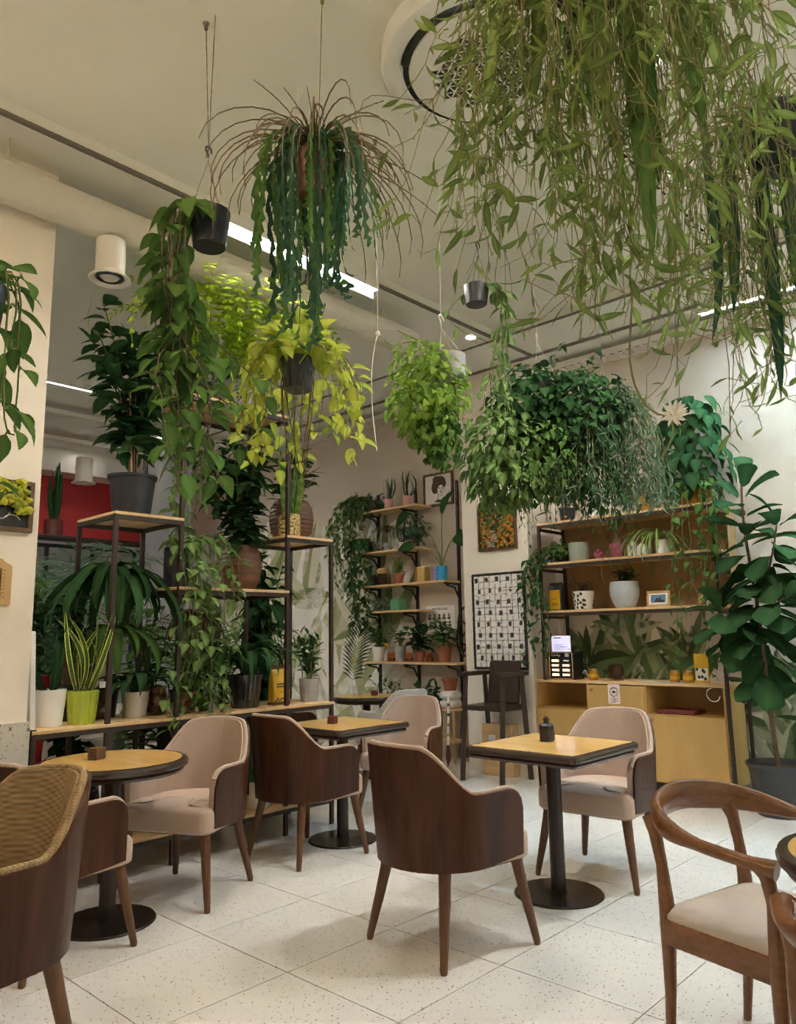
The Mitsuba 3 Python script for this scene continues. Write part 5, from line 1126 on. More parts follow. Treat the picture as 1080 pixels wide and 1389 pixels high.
# plants of the far room seen through the shelving
t = thing('potted_palm', 'palm with wide fronds in the far room at the left behind the shelving', 'potted plant')
g = G(44); c = (2.55, 6.3, 0); pot(t, c, .19, .38, 'taper', 'm_grey_plastic'); part(t, 'trunk', tube([(2.55, 6.3, .35), (2.55, 6.3, .95)], .035, 8), 'm_bark')
fern(t, (2.55, 6.3, .95), 17, g, 1.5, .34, .026, 'silver', .72, .55, 24, sweep=.7, hang=.35)
t = thing('potted_palm', 'palm in the far room seen between the middle shelving posts', 'potted plant')
g = G(45); c = (3.85, 6.0, 0); pot(t, c, .18, .36, 'taper', 'm_grey_plastic'); fern(t, (3.85, 6.0, .34), 15, g, 1.45, .30, .026, 'mid', .85, .5, 24, sweep=.7, hang=.3)
t = thing('tall_snake_plant', 'tall snake plant in a box high in front of the red wall', 'potted plant')
g = G(46); c = (4.30, 10.4, 2.72); pot(t, c, .12, .22, 'cyl', 'm_redbrown'); spikes(t, (c[0], c[1], c[2] + .2), 9, g, .85, .07, 'dark', .12)
single('high_shelf', 'dark high shelf in front of the red wall', 'shelf', rbox(3.9, 6.4, 10.25, 10.6, 2.68, 2.72), 'm_darkwood', False)
for k, (x, y, H_, R_, sh, pal, asp, n, L_, lab) in enumerate(((2.28, 5.05, 1.15, .34, 'round', 'dark', .75, 130, .15, 'dark bush standing on the floor behind the left posts of the shelving'), (2.82, 5.12, 1.30, .36, 'ellip', 'mid', .45, 150, .19, 'leafy floor plant behind the middle post of the shelving'), (3.36, 5.15, 1.25, .34, 'ellip', 'dark', .42, 150, .20, 'dark leafy floor plant behind the glossy black pot'), (1.72, 5.20, 1.35, .30, 'heart', 'dark', .7, 110, .17, 'dark floor plant seen between the left pier and the lime pot'))):
    t = thing('floor_plant', lab, 'potted plant'); g = G(90 + k); pot(t, (x, y, 0), .17, .36, 'nursery', 'm_grey_plastic')
    bush(t, (x, y, .32), H_, R_, g, protos(sh, pal, asp, .3, .3), n, L_, 'm_bark', 8, (0, 0), .15, .35, n)
# ------------------------------------------------------------------ wall shelves: pots and plants, top to bottom
z1, z2, z3, z4, z5 = 2.775, 2.285, 1.89, 1.59, 1.015
for k, (y, lab) in enumerate(((6.10, 'left of the two pink pots with snake plants on the top wall shelf'), (5.80, 'right of the two pink pots with snake plants on the top wall shelf'))):
    t = thing('potted_snake_plant', lab, 'potted plant', 'pink pots with small snake plants'); g = G(50 + k); c = (6.42, y, z1); pot(t, c, .062, .125, 'taper', 'm_pink')
    spikes(t, (c[0], c[1], c[2] + .11), 9, g, .30 + .03 * k, .022, 'blue', .3)
t = thing('potted_tradescantia', 'trailing plant in a brown bowl falling from the left end of the top wall shelf', 'potted plant')
g = G(52); c = (6.42, 6.36, z1); pot(t, c, .085, .13, 'round', 'm_terracotta')
mass(t, (6.38, 6.50, z1 + .10), (.16, .38, .15), g, protos('ovate', 'blue', .45, .3, .3), 260, .085, 110, .5, .2, .6)
S = []
for i in range(34):
    y = g.uniform(6.34, 6.95); L_ = g.uniform(.5, 1.75) if y < 6.75 else g.uniform(.4, 1.1)
    S.append([(6.42, 6.36, z1 + .12), (6.30, y * .6 + 6.36 * .4, z1 + .18), (6.24, y, z1 - .05), (6.26 + g.normal(0, .02), y + g.normal(0, .03), z1 - .5 * L_), (6.28 + g.normal(0, .03), y - .15 * g.random() * L_, z1 - L_)])
vines(t, c, S, g, protos('ovate', 'mid', .5, .25, .3), .085, .085, 'm_stem', 190, .003, .05)
t = thing('climbing_philodendron', 'dark large leaved climber hanging left of the second wall shelf', 'potted plant')
g = G(53); c = (6.44, 6.42, z2); pot(t, c, .07, .14, 'taper', 'm_black_plastic')
S = strands_from((6.36, 6.46, z2 + .12), 12, g, .09, (.35, .95), .10, .05, math.pi * .5, math.pi * 1.5); vines(t, c, S, g, protos('heart', 'dark', .7, .3, .25), .13, .09, 'm_stem', 110)
t = thing('potted_dracaena', 'small spiky dark dracaena on the second wall shelf', 'potted plant')
g = G(54); c = (6.42, 6.13, z2); pot(t, c, .05, .10, 'taper', 'm_concrete'); part(t, 'trunk', tube([(c[0], c[1], z2 + .09), (c[0], c[1], z2 + .22)], .01, 6), 'm_bark')
arching(t, (c[0], c[1], z2 + .22), 34, g, .22, .014, 'red', .45, .6, 1.2)
for k, (y, h) in enumerate(((6.30, .16), (6.21, .19), (6.03, .20))):
    t = thing('glass_bottle', ('leftmost', 'second', 'rightmost')[k] + ' of the clear propagation bottles on the second wall shelf', 'bottle', 'propagation bottles on the second wall shelf')
    part(t, 'body', xf(lathe([(.0005, .002), (.035, 0), (.036, h * .6), (.014, h * .78), (.015, h), (.012, h), (.011, h * .78), (.032, h * .58), (.0005, .006)], 16), (6.38, y, z2)), 'm_glass')
    part(t, 'cutting', tube(spline([(6.38, y, z2 + .02), (6.38, y + .01, z2 + h), (6.37, y + .03, z2 + h + .12)], 8), .003, 5), 'm_stem')
t = thing('potted_fern', 'round bluish bush at the right end of the second wall shelf', 'potted plant')
g = G(55); c = (6.42, 5.74, z2); pot(t, c, .06, .10, 'taper', 'm_pink'); mass(t, (6.40, 5.68, z2 + .24), (.14, .19, .17), g, protos('ovate', 'blue', .4, .3, .3), 260, .055, 70, .1, .3, .6, nst=10, top=(6.42, 5.74, z2 + .1))
t = thing('potted_snake_plant', 'slim snake plant in a pale pot in the middle of the second wall shelf', 'potted plant')
g = G(56); c = (6.45, 5.92, z2); pot(t, c, .045, .09, 'taper', 'm_white'); spikes(t, (c[0], c[1], z2 + .08), 7, g, .34, .022, 'blue', .25)
t = thing('jar', 'dark brown stoneware jar at the left end of the long wall shelf', 'jar'); pot(t, (6.42, 6.38, z3), .055, .13, 'cyl', 'm_darkwood', 'body')
t = thing('cork_stopper_vase', 'round glass terrarium with a wooden stopper on the long wall shelf', 'terrarium')
part(t, 'body', xf(lathe([(.0005, .003), (.05, 0), (.075, .06), (.06, .12), (.045, .14), (.042, .14), (.056, .12), (.071, .06), (.0005, .008)], 20), (6.40, 6.20, z3)), 'm_brownglass')
part(t, 'stopper', xf(lathe([(.0005, .13), (.06, .14), (.068, .17), (.05, .20), (.0005, .205)], 16), (6.40, 6.20, z3)), 'm_cane'); part(t, 'moss', xf(lathe([(.0005, .01), (.06, .02), (.055, .06), (.0005, .075)], 12), (6.40, 6.20, z3)), 'm_bark')
t = thing('potted_peperomia', 'small pale leaved plant in a terracotta pot on the long wall shelf', 'potted plant')
g = G(57); c = (6.40, 5.94, z3); pot(t, c, .07, .12, 'terra', 'm_terracotta'); bush(t, (c[0], c[1], z3 + .1), .20, .18, g, protos('round', 'light', .8, .3, .2), 70, .06, 'm_stem', 8, (0, 0), .2, .3, 70)
t = thing('potted_bonsai', 'dark cutting in a brushed gold pot on the long wall shelf', 'potted plant')
c = (6.42, 5.60, z3); g = G(58); pot(t, c, .088, .17, 'cyl', 'm_gold'); part(t, 'trunk', tube(spline([(c[0], c[1] + .02, z3 + .15), (c[0], c[1] + .05, z3 + .33), (c[0] - .02, c[1] + .03, z3 + .5)], 8), .012, 7), 'm_bark')
bush(t, (c[0], c[1] + .04, z3 + .42), .12, .12, g, protos('ellip', 'blue', .4, .3, .3), 24, .11, 'm_bark', 3, (0, 0), .2, .3, 24)
t = thing('plant_pot', 'small purple patterned cup beside the blue pot', 'cup'); pot(t, (6.43, 5.40, z3), .04, .155, 'cyl', 'm_purple', soil=False)
t = thing('potted_strelitzia', 'bird of paradise plant with long stalks in a bright blue pot', 'potted plant')
c = (6.40, 5.29, z3); pot(t, c, .062, .16, 'taper', 'm_blue'); b = np.array([c[0], c[1], z3 + .14])
for k, (dy_, dz_, L_, w, tl) in enumerate(((.52, .80, .30, .13, (.06, .30, -.16)), (-.10, .72, .32, .10, (0, -.17, .22)), (-.38, .42, .24, .13, (-.05, -.16, -.15)), (.34, .30, .22, .10, (-.03, .12, -.02)), (.24, .50, .14, .07, (0, .08, .02)))):
    tip = b + [-.05 - .03 * k, dy_ * .8, dz_ * .8]; sk = spline([b, b + [-.02, dy_ * .25, dz_ * .45], tip], 10)
    part(t, 'stalk', tube(sk, np.linspace(.007, .004, 10), 6), 'm_stem', True); d = np.array(tl); d = d / np.linalg.norm(d)
    put(t, 'leaf', blade([tip, tip + d * L_ * .5 + [-.02, 0, .02], tip + d * L_], w * 1.25, 'dark', [-.9, .1, .3], 10, 'ovate'))
t = thing('plant_pot', 'square green pot with trailing succulents on the short fourth wall shelf', 'potted plant')
g = G(59); c = (6.42, 5.97, z4); part(t, 'pot', xf(disc_stack(lambda i: np.array(rrect(.14 - 2 * i, .14 - 2 * i, .012).exterior.coords)[:-1], [(.008, 0), (0, .006), (0, .125), (.008, .13), (.014, .12)]), c), 'm_greenpot', 30)
S = strands_from((6.38, 6.22, z4 + .08), 10, g, .06, (.08, .35), .08, .05); vines(t, c, S, g, protos('ovate', 'silver', .6, .3, .3), .045, .05, 'm_stem', 60)
mass(t, (6.40, 6.20, z4 + .07), (.10, .18, .09), g, protos('ovate', 'silver', .6, .3, .3), 120, .05, 40, .4, .2, .6)
for k, (y, r, h, m_, lab, pal, sh, L_, hh) in enumerate(((6.30, .075, .165, 'm_white', 'leafy plant in a white pot at the left of the lowest wall shelf', 'mid', 'ellip', .13, .24), (5.64, .058, .125, 'm_terracotta', 'plant with big dark leaves in a small terracotta pot on the lowest wall shelf', 'dark', 'ellip', .17, .25), (5.30, .088, .18, 'm_terracotta', 'large leaved plant in a bigger terracotta pot at the right of the lowest wall shelf', 'mid', 'ellip', .16, .25))):
    t = thing('potted_plant', lab, 'potted plant'); g = G(60 + k); c = (6.42, y, z5); pot(t, c, r, h, 'terra' if 'terra' in m_ else 'taper', m_)
    bush(t, (c[0], c[1], z5 + h * .9), hh, .20, g, protos(sh, pal, .45, .3, .3), 60, L_, 'm_stem', 7, (-.02, 0), .15, .25, 60, .4)
t = thing('frosted_vase', 'frosted glass vase with a round leaved sprig on the lowest wall shelf', 'vase')
g = G(64); c = (6.40, 5.93, z5); pot(t, c, .068, .17, 'taper', 'm_concrete'); bush(t, (c[0], c[1], z5 + .15), .22, .14, g, protos('round', 'mid', .8, .3, .3), 46, .06, 'm_stem', 6, (0, 0), .3, .2, 46)
for k, (y, m_, lab) in enumerate(((6.07, 'm_amberglass', 'small amber jar between the white pot and the frosted vase'), (5.80, 'm_amberglass', 'amber glass jar right of the frosted vase'), (5.50, 'm_amberglass', 'amber glass jar between the two terracotta pots'))):
    t = thing('glass_jar', lab, 'jar'); part(t, 'body', xf(lathe([(.0005, .003), (.045, 0), (.05, .06), (.036, .10), (.033, .10), (.046, .06), (.0005, .006)], 18), (6.40, y, z5)), m_)
    part(t, 'filling', xf(lathe([(.0005, .008), (.04, .008), (.042, .04), (.0005, .045)], 14), (6.40, y, z5)), 'm_bark')
t = thing('yellow_figurine', 'small yellow flower ornament on the lowest wall shelf', 'ornament')
part(t, 'stem', tube([(6.38, 6.12, z5), (6.38, 6.12, z5 + .17)], .006, 6), 'm_cane'); part(t, 'flower', xf(lathe([(.0005, -.02), (.03, 0), (.036, .02), (.0005, .03)], 10), (6.38, 6.12, z5 + .18)), 'm_yellow')
t = thing('potted_zz_plant', 'thin trailing zamioculcas stems below the lowest wall shelf', 'potted plant')
g = G(65); c = (6.36, 5.95, .0); pot(t, c, .14, .30, 'taper', 'm_grey_plastic'); bush(t, (c[0], c[1], .28), .62, .42, g, protos('ellip', 'dark', .4, .2, .3), 110, .085, 'm_stem', 8, (0, .1), .3, .1, 110, .5)
t = thing('potted_calathea', 'bluish leaved plant on the floor left of the towels', 'potted plant')
g = G(66); c = (6.30, 5.42, .0); pot(t, c, .12, .36, 'taper', 'm_grey_plastic'); bush(t, (c[0], c[1], .34), .48, .25, g, protos('ellip', 'blue', .5, .3, .3), 70, .15, 'm_stem', 9, (0, 0), .5, .3, 70)
# trolley with terracotta pots, rolled towels and a painted stick
t = thing('wooden_trolley', 'low wooden stool with crossed slats under the white towels', 'stool')
for z in (.20, .52): part(t, 'board', rbox(6.28, 6.52, 5.08, 5.36, z, z + .022, .003), 'm_shelf', False)
for x in (6.30, 6.50):
    for y in (5.10, 5.34): part(t, 'leg', rbox(x - .012, x + .012, y - .012, y + .012, 0, .52, .002), 'm_cane', False)
for k, z in enumerate((.543, .633)):
    t = thing('rolled_towel', ('lower', 'upper')[k] + ' of the two white towels stacked on the stool', 'towel', 'white towels on the stool')
    part(t, 'towel', disc_stack(lambda i: np.array(affinity.translate(rrect(.20 - 2 * i, .20 - 2 * i, .05), 6.40, 5.22).exterior.coords)[:-1], [(.03, z), (.004, z + .018), (0, z + .045), (.006, z + .072), (.03, z + .088)]), 'm_towel', 50)
t = thing('plant_pot', 'empty terracotta pot standing on the white towels', 'pot'); pot(t, (6.40, 5.22, .722), .09, .13, 'terra', 'm_terracotta')
t = thing('painted_stick', 'painted white stick with a red tip leaning against the stool', 'stick')
part(t, 'shaft', tube([(6.05, 4.98, .22), (6.2, 5.08, .68)], [.014, .012], 8), 'm_white'); part(t, 'red_tip', tube([(5.99, 4.94, .03), (6.02, 4.955, .11), (6.05, 4.98, .22)], [.006, .028, .016], 8), 'm_redbrown')
for k in range(4): part(t, 'painted_band', tube([(6.075 + .03 * k, 4.998 + .02 * k, .30 + .095 * k), (6.083 + .03 * k, 5.003 + .02 * k, .325 + .095 * k)], .0155, 8), ('m_yellow', 'm_orange', 'm_ink', 'm_redbrown')[k], label='painted band')
t = thing('cardboard_box', 'brown cardboard box with a white label behind the high chair', 'box'); part(t, 'box', rbox(6.00, 6.118, 4.18, 4.52, 0, .47, .003), 'm_shelf', False); part(t, 'label', box(5.997, 5.9998, 4.36, 4.44, .29, .37), 'm_paper', False)

# ------------------------------------------------------------------ rack above the sideboard
r1, r2, r3, rw = 2.332, 1.952, 1.512, .885
t = thing('potted_pothos', 'dense dark pothos in an amber pot at the right end of the rack top', 'potted plant')
g = G(70); c = (6.33, 2.44, r1); pot(t, c, .135, .23, 'cyl', 'm_amber')
part(t, 'moss_pole', tube([(c[0], c[1], r1 + .2), (c[0], c[1], r1 + .80)], .035, 10), 'm_bark')
M = []
for i in range(175):
    a = i * 2.4; z = r1 + .14 + .80 * (i / 175.); R = .33 * (1.05 - .55 * abs(i / 175. - .25)); h = np.array([math.cos(a), math.sin(a), 0]); M.append(orient(np.array([c[0], c[1], z]) + h * R * g.uniform(.5, .95), h * .7 + [0, 0, -.75] + unit(g) * .3, h + [0, 0, .5], g.uniform(.13, .19)))
leaves(t, protos('heart', 'dark', .68, .3, .25), M, g, 175)
S = []
for i in range(12):
    y = g.uniform(2.10, 2.42) if i > 2 else 2.45 + .04 * i; x = g.uniform(6.02, 6.12); L_ = g.uniform(.8, 1.62)
    S.append([(c[0], c[1], r1 + .2), (x + .1, y * .6 + c[1] * .4, r1 + .22), (x - .02, y, r1 + .02), (x - .03 + g.normal(0, .02), y + g.normal(0, .04), r1 - .5 * L_), (x - .03, y + g.normal(0, .05), r1 + .1 - L_)])
vines(t, c, S, g, protos('ovate', 'mid', .6, .3, .3), .105, .10, 'm_stem', 140, .003, .05)
t = thing('potted_spider_plant', 'spider plant in a small amber pot left of the dense pothos on the rack top', 'potted plant')
g = G(71); c = (6.30, 2.88, r1); pot(t, c, .075, .15, 'cyl', 'm_amber'); arching(t, (c[0], c[1], r1 + .13), 46, g, .42, .016, 'silver', .5, .95, 1.1, band='pale')
t = thing('white_letter', 'white letter ornament standing on the rack top', 'ornament')
part(t, 'letter', cat(xf(rbox(-.012, .012, -.018, .018, 0, .23, .003), (6.3, 3.16, r1)), xf(rbox(-.012, .012, -.015, .015, 0, .14, .003), (6.3, 3.10, r1), 0, 1, trimesh.transformations.rotation_matrix(-.5, [1, 0, 0])), xf(rbox(-.012, .012, -.075, .075, 0, .036, .003), (6.3, 3.10, r1))), 'm_white', False)
t = thing('potted_kalanchoe', 'plant with orange berries at the left end of the rack top', 'potted plant')
g = G(72); c = (6.32, 3.66, r1); pot(t, c, .08, .14, 'taper', 'm_grey_plastic'); bush(t, (c[0], c[1], r1 + .12), .22, .2, g, protos('ellip', 'mid', .4, .3, .3), 60, .07, 'm_stem', 8, (0, 0), .2, .3, 40)
for k in range(26): put(t, 'berry', mikit.ply(xf(trimesh.creation.icosphere(1, .013), (c[0] - .06 + g.normal(0, .05), c[1] + g.normal(0, .09), r1 + .20 + g.normal(0, .05))), 'm_orange' if k % 2 else 'm_yellow', True))
t = thing('picture_card', 'white card leaning on the rack top between the orange berries and the letter', 'card'); part(t, 'card', xf(rbox(-.002, .002, -.06, .06, 0, .20, .001), (6.34, 3.36, r1), 0, 1, trimesh.transformations.rotation_matrix(.12, [0, 1, 0])), 'm_paper', False)
t = thing('wooden_wedge', 'small wooden easel leaning beside the amber pots on the rack top', 'ornament'); part(t, 'bar', xf(rbox(-.01, .01, -.014, .014, 0, .2, .002), (6.26, 2.66, r1), 0, 1, trimesh.transformations.rotation_matrix(-.55, [1, 0, 0])), 'm_cane', False); part(t, 'bar', xf(rbox(-.01, .01, -.014, .014, 0, .12, .002), (6.27, 2.72, r1), 0, 1, trimesh.transformations.rotation_matrix(.35, [1, 0, 0])), 'm_cane', False)
# second shelf
t = thing('potted_peperomia', 'trailing plant with dark round leaves left on the upper inner rack shelf', 'potted plant')
g = G(73); c = (6.34, 3.74, r2); pot(t, c, .065, .12, 'taper', 'm_grey_plastic'); mass(t, (6.28, 3.74, r2 + .12), (.13, .15, .10), g, protos('heart', 'mid', .8, .3, .3), 110, .065, 90, .5, .2, .5)
S = []
for i in range(12):
    y = g.uniform(3.74, 4.04); L_ = g.uniform(.3, .95); S.append([(c[0], c[1], r2 + .11), (6.14, y - .05, r2 + .10), (6.07, y, r2 - .05), (6.075 + g.normal(0, .01), y + g.normal(0, .02), r2 - .5 * L_), (6.08, y + g.normal(0, .04), r2 - L_)])
vines(t, c, S, g, protos('heart', 'dark', .72, .3, .3), .085, .075, 'm_stem', 120, .003, .04)
t = thing('plant_pot', 'sage grey cylinder pot on the upper inner rack shelf', 'pot'); pot(t, (6.30, 3.555, r2), .092, .18, 'cyl', 'm_sage')
t = thing('figurine', 'small magenta ornament between the sage and the pink pot', 'ornament')
for k, (dy_, r_, z_) in enumerate(((0, .034, .03), (.022, .026, .055), (-.022, .024, .06), (0, .018, .085))): part(t, 'lobe', xf(trimesh.creation.icosphere(2, r_), (6.28, 3.34 + dy_, r2 + z_)), 'm_magenta', True)
t = thing('potted_ponytail_palm', 'ponytail palm with arching leaves in a pink ribbed pot on the rack', 'potted plant')
g = G(74); c = (6.30, 3.165, r2); pot(t, c, .072, .135, 'taper', 'm_magenta', 'pot', 22, .025); part(t, 'trunk', xf(lathe([(.03, .11), (.035, .15), (.016, .22), (.01, .27), (.0005, .28)], 12), c), 'm_bark'); arching(t, (c[0], c[1], r2 + .27), 30, g, .24, .011, 'mid', .55, .75, 1.0)
for k, (y, w, h) in enumerate(((3.00, .075, .145), (2.91, .085, .12))):
    t = thing('house_ornament', ('left taller', 'right lower')[k] + ' white house ornament on the rack', 'ornament', 'white house ornaments')
    pl = Polygon([(-w / 2, 0), (w / 2, 0), (w / 2, h * .7), (0, h), (-w / 2, h * .7)]).difference(Polygon([(-.012, 0), (.012, 0), (.012, .035), (-.012, .035)])).difference(EL(0, h * .58, .010, .013))
    m_ = decal([pl], (6.29, y, r2), UX, UZ, .05); part(t, 'house', m_, 'm_white', False); part(t, 'dark_inside', box(6.288, 6.2895, y - .014, y + .014, r2 + .001, r2 + h * .66), 'm_ink', False)
t = thing('potted_spider_plant', 'variegated spider plant spilling from a cream pot on the upper inner rack shelf', 'potted plant')
g = G(75); c = (6.30, 2.74, r2); pot(t, c, .062, .13, 'cyl', 'm_white'); arching(t, (c[0] - .02, c[1] + .04, r2 + .12), 46, g, .34, .018, 'light', .38, 1.05, 1.1, band='pale', lean=(-.05, .05))
# third shelf
t = thing('coffee_bag', 'black bag with a yellow label on the lower rack shelf', 'bag'); bc = (6.30, 3.81, r3)
part(t, 'bag', xf(disc_stack(lambda i: np.array(rrect(.075, .14, .012).exterior.coords)[:-1] * [1 - i * 6, 1], [(0, 0), (0, .16), (.06, .235), (.14, .25), (.15, .265)]), bc), 'm_black_plastic', 30)
part(t, 'label', box(6.2605, 6.2622, 3.752, 3.868, r3 + .012, r3 + .195), 'm_yellow', False)
part(t, 'lettering', decal([Polygon([(-.03, z), (.03, z), (.03, z + .005), (-.03, z + .005)]) for z in (.055, .07, .11)], (6.2604, 3.81, r3), UX, UZ, .0006), 'm_ink', False)
t = thing('potted_air_plant', 'wiry plant in a white pot with black leaf shapes on the lower rack shelf', 'potted plant')
g = G(76); c = (6.30, 3.53, r3); pot(t, c, .10, .17, 'taper', 'm_bw'); arching(t, (c[0], c[1], r3 + .15), 26, g, .20, .010, 'red', .6, .4, 1.2); part(t, 'twig', tube([(c[0], c[1] + .03, r3 + .15), (c[0] - .01, c[1] + .12, r3 + .36)], .003, 5), 'm_bark')
t = thing('potted_anthurium', 'low leafy plant in a large pale blue ribbed pot on the lower rack shelf', 'potted plant')
g = G(77); c = (6.32, 3.13, r3); pot(t, c, .122, .235, 'round', 'm_paleblue'); bush(t, (c[0], c[1], r3 + .21), .13, .13, g, protos('ellip', 'dark', .5, .3, .3), 60, .08, 'm_stem', 8, (0, 0), .2, .3, 60)
for k in range(3): put(t, 'red_flower', mikit.ply(xf(lathe([(.0005, 0), (.018, .008), (.022, .02), (.0005, .016)], 8), (c[0] - .05, c[1] + .07 - .05 * k, r3 + .31 + .015 * (k % 2))), 'm_redbrown', True))
t = thing('framed_photo', 'small wooden photo frame with a blue picture on the lower rack shelf', 'photo frame'); fm = trimesh.transformations.rotation_matrix(.16, [0, 1, 0])
fl_o = (6.28, 2.81, r3)
for a in (rbox(-.008, .008, -.105, .105, 0, .022), rbox(-.008, .008, -.105, .105, .118, .14), rbox(-.008, .008, -.105, -.083, .022, .118), rbox(-.008, .008, .083, .105, .022, .118)): part(t, 'frame_bar', xf(a, fl_o, 0, 1, fm), 'm_cane', False)
part(t, 'print', xf(box(-.004, .006, -.083, .083, .022, .118), fl_o, 0, 1, fm), 'm_printblue', False); part(t, 'mount', xf(cat(box(-.006, -.004, -.083, .083, .022, .038), box(-.006, -.004, -.083, .083, .104, .118), box(-.006, -.004, -.083, -.066, .038, .104), box(-.006, -.004, .066, .083, .038, .104)), fl_o, 0, 1, fm), 'm_white', False)
part(t, 'print_figure', xf(cat(box(-.0065, -.004, -.05, .03, .04, .06), box(-.0065, -.004, -.02, -.005, .06, .08), box(-.0065, -.004, .005, .02, .06, .075)), fl_o, 0, 1, fm), 'm_ink', False)
t = thing('figurine', 'small brown and white shell ornament at the right end of the lower rack shelf', 'ornament')
part(t, 'shell', xf(lathe([(.0005, 0), (.045, .01), (.05, .05), (.03, .10), (.012, .15), (.0005, .155)], 16), (6.28, 2.42, r3)), 'm_mosaic'); part(t, 'lip', xf(lathe([(.0005, 0), (.03, .008), (.034, .03), (.0005, .04)], 12), (6.26, 2.36, r3)), 'm_white')
# on the worktop
t = thing('coffee_capsule_display', 'black display box with glowing gold coffee capsules on the sideboard', 'display'); bc = (6.30, 3.74, rw)
part(t, 'body', xf(rbox(-.10, .10, -.125, .125, 0, .25, .012), bc), 'm_black', 40); part(t, 'front_rim', cat(*[rbox(*q, .004) for q in ((6.192, 6.202, 3.618, 3.862, rw + .004, rw + .012), (6.192, 6.202, 3.618, 3.862, rw + .238, rw + .246), (6.192, 6.202, 3.618, 3.626, rw + .012, rw + .238), (6.192, 6.202, 3.854, 3.862, rw + .012, rw + .238))]), 'm_gold', False)
for r_ in range(4):
    for k in range(2):
        y, z = 3.795 - .11 * k, rw + .045 + .042 * r_
        if r_ == 3 and k == 1: part(t, 'badge', rbox(6.192, 6.20, y - .03, y + .03, z - .008, z + .008, .003), 'm_white', False); continue
        cp = part(t, 'capsule_window', rbox(6.19, 6.20, y - .043, y + .043, z - .015, z + .015, .006), 'm_gold', False)
        emitter(fresh(cp + '__glow'), box(6.188, 6.1905, y - .034, y + .034, z - .009, z + .009), WARM, 1.6)
part(t, 'script_lettering', tube(spline([(6.197, 3.835, rw + .215), (6.197, 3.825, rw + .232), (6.197, 3.815, rw + .212), (6.197, 3.80, rw + .226), (6.197, 3.79, rw + .214), (6.197, 3.775, rw + .226), (6.197, 3.765, rw + .214), (6.197, 3.745, rw + .222)], 26), .0028, 5), 'm_white')
part(t, 'price_sticker', box(6.1965, 6.199, 3.655, 3.695, rw + .205, rw + .243), 'm_paleblue', False)
part(t, 'power_cord', tube(spline([(6.36, 3.61, rw + .05), (6.34, 3.57, rw + .08), (6.32, 3.53, rw + .02), (6.40, 3.50, rw + .008), (6.5, 3.55, rw + .006)], 16), .005, 6), 'm_white')
t = thing('lit_menu_card', 'softly lit lilac menu card standing on the capsule display', 'menu card')
emitter(fresh(t + '__sheet'), box(6.236, 6.238, 3.655, 3.85, rw + .2505, rw + .395), [.62, .60, 1.0], .36)
part(t, 'holder', box(6.2385, 6.242, 3.652, 3.853, rw + .2505, rw + .397), 'm_paper', False)
part(t, 'text_line', decal([Polygon([(-.075 + .0 * k, .31 - .018 * k), (.02 + .045 * (k % 3), .31 - .018 * k), (.02 + .045 * (k % 3), .314 - .018 * k), (-.075, .314 - .018 * k)]) for k in range(3)] + [Polygon([(-.08, .372), (.0, .372), (.0, .381), (-.08, .381)])], (6.2358, 3.75, rw), UX, UZ, .0006), 'm_purple', False)
for k, y in enumerate((3.47, 2.72, 2.61)):
    t = thing('jam_jar', ('amber jar by a brown vase', 'left of the two amber jam jars', 'right of the two amber jam jars')[k] + ' on the sideboard top', 'jar'); c = (6.30, y, rw)
    part(t, 'jar', xf(lathe([(.0005, .002), (.036, 0), (.042, .012), (.042, .072), (.034, .085), (.0005, .085)], 20), c), 'm_amber'); part(t, 'lid', xf(lathe([(.036, .085), (.037, .10), (.0005, .102)], 18), c), 'm_gold')
    part(t, 'label', xf(lathe([(.0424, .025), (.0424, .055)], 20), c), 'm_yellow')
t = thing('brown_vase', 'brown glass vase on the sideboard in front of the painted leaves', 'vase'); part(t, 'body', xf(lathe([(.0005, .003), (.06, 0), (.075, .05), (.065, .12), (.05, .135), (.046, .135), (.061, .12), (.071, .05), (.0005, .007)], 22), (6.36, 3.28, rw)), 'm_brownglass')
t = thing('picture_card', 'yellow picture card standing at the right end of the sideboard top', 'card'); part(t, 'card', box(6.30, 6.306, 2.435, 2.55, rw, rw + .235), 'm_yellow', False); part(t, 'picture', box(6.298, 6.2998, 2.445, 2.54, rw + .02, rw + .12), 'm_bw', False)
single('serving_tray', 'dark tray in the open right niche of the sideboard', 'tray', xf(rbox(-.12, .12, -.16, .16, 0, .035, .006), (6.33, 2.70, .632)), 'm_redbrown', False)
single('paper_sheet', 'printed paper lying on the sideboard near the jam jars', 'paper', rbox(6.16, 6.32, 2.60, 2.98, rw + .0002, rw + .0022, .0005), 'm_paleblue', False)
t = thing('white_cable', 'white cable looped in the right niche of the sideboard', 'cable'); part(t, 'cord', tube(spline([(6.135, 2.36, .86), (6.13, 2.40, .82), (6.13, 2.38, .77), (6.13, 2.33, .76), (6.132, 2.30, .80)], 16), .004, 6), 'm_white')

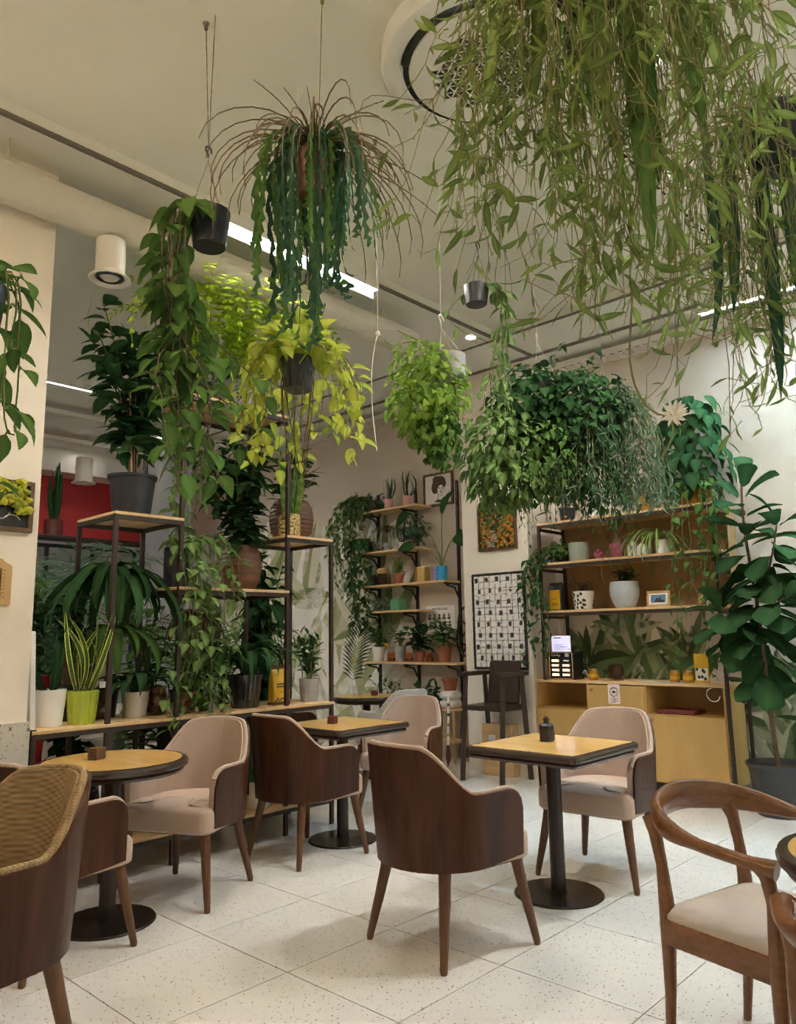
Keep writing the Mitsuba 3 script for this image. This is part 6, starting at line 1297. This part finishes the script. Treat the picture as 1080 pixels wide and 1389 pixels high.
# ------------------------------------------------------------------ fiddle leaf fig
t = thing('fiddle_leaf_fig', 'tall fiddle leaf fig in a dark pot at the right edge beside the sideboard', 'potted plant')
g = G(80); c = (6.02, 1.88, 0); pot(t, c, .21, .36, 'nursery', 'm_black_plastic')
tr = spline([(6.02, 1.88, .3), (6.01, 1.90, .8), (6.03, 1.93, 1.5), (6.0, 1.96, 2.05), (5.98, 1.94, 2.46)], 30); part(t, 'trunk', tube(tr, np.linspace(.018, .009, 30), 8), 'm_bark')
br = [spline([tr[16], tr[16] + [-.05, -.12, .25], tr[16] + [-.06, -.22, .65]], 10), spline([tr[12], tr[12] + [-.06, .12, .12], tr[12] + [-.10, .26, .32]], 10), spline([tr[14], tr[14] + [-.1, -.1, .1], tr[14] + [-.2, -.28, .2]], 10)]
for b in br: part(t, 'branch', tube(b, np.linspace(.010, .006, 10), 6), 'm_bark')
M = []
for b, n0, k in ((tr, 8, 34), (br[0], 3, 16), (br[1], 2, 17), (br[2], 3, 10)):
    for j in range(k):
        u = n0 + (len(b) - 1 - n0) * j / (k - 1); p = b[int(u)]; a = j * 2.4 + k; h = np.array([math.cos(a), math.sin(a), 0]); top = (j / (k - 1)) ** 3
        d = h * (1 - .6 * top) + [0, 0, .9 * top - .35 * (1 - top) + g.normal(0, .2)]; L_ = g.uniform(.27, .40) * (1 - .2 * top)
        M.append(orient(p + h * .03, d, h * -.3 + [0, 0, 1] + unit(g) * .3, L_))
M += [orient(np.array([6.02, 1.91, 1.10]), [-.3, .55, -.75], [-.9, 0, .4], .26), orient(np.array([6.02, 1.91, 1.0]), [-.3, -.3, -.8], [-.9, 0, .3], .22), orient(np.array([6.0, 1.93, 1.35]), [-.5, .6, -.6], [-.8, 0, .5], .34)]
leaves(t, protos('fiddle', 'dark', .64, .25, .22, 6, 9), M, g, 120)
single('wall_sign', 'small white sign on the wall behind the fiddle leaf fig', 'sign', box(WX - .008, WX - .002, 1.72, 1.92, 1.66, 1.76), 'm_paper', False)
print('entries', len(scene), 'leaf parts', LEAVES, 'triangles', sum(len(meshkit.WRITTEN[d['filename']][1]) for d in scene.values() if d.get('type') == 'ply'))
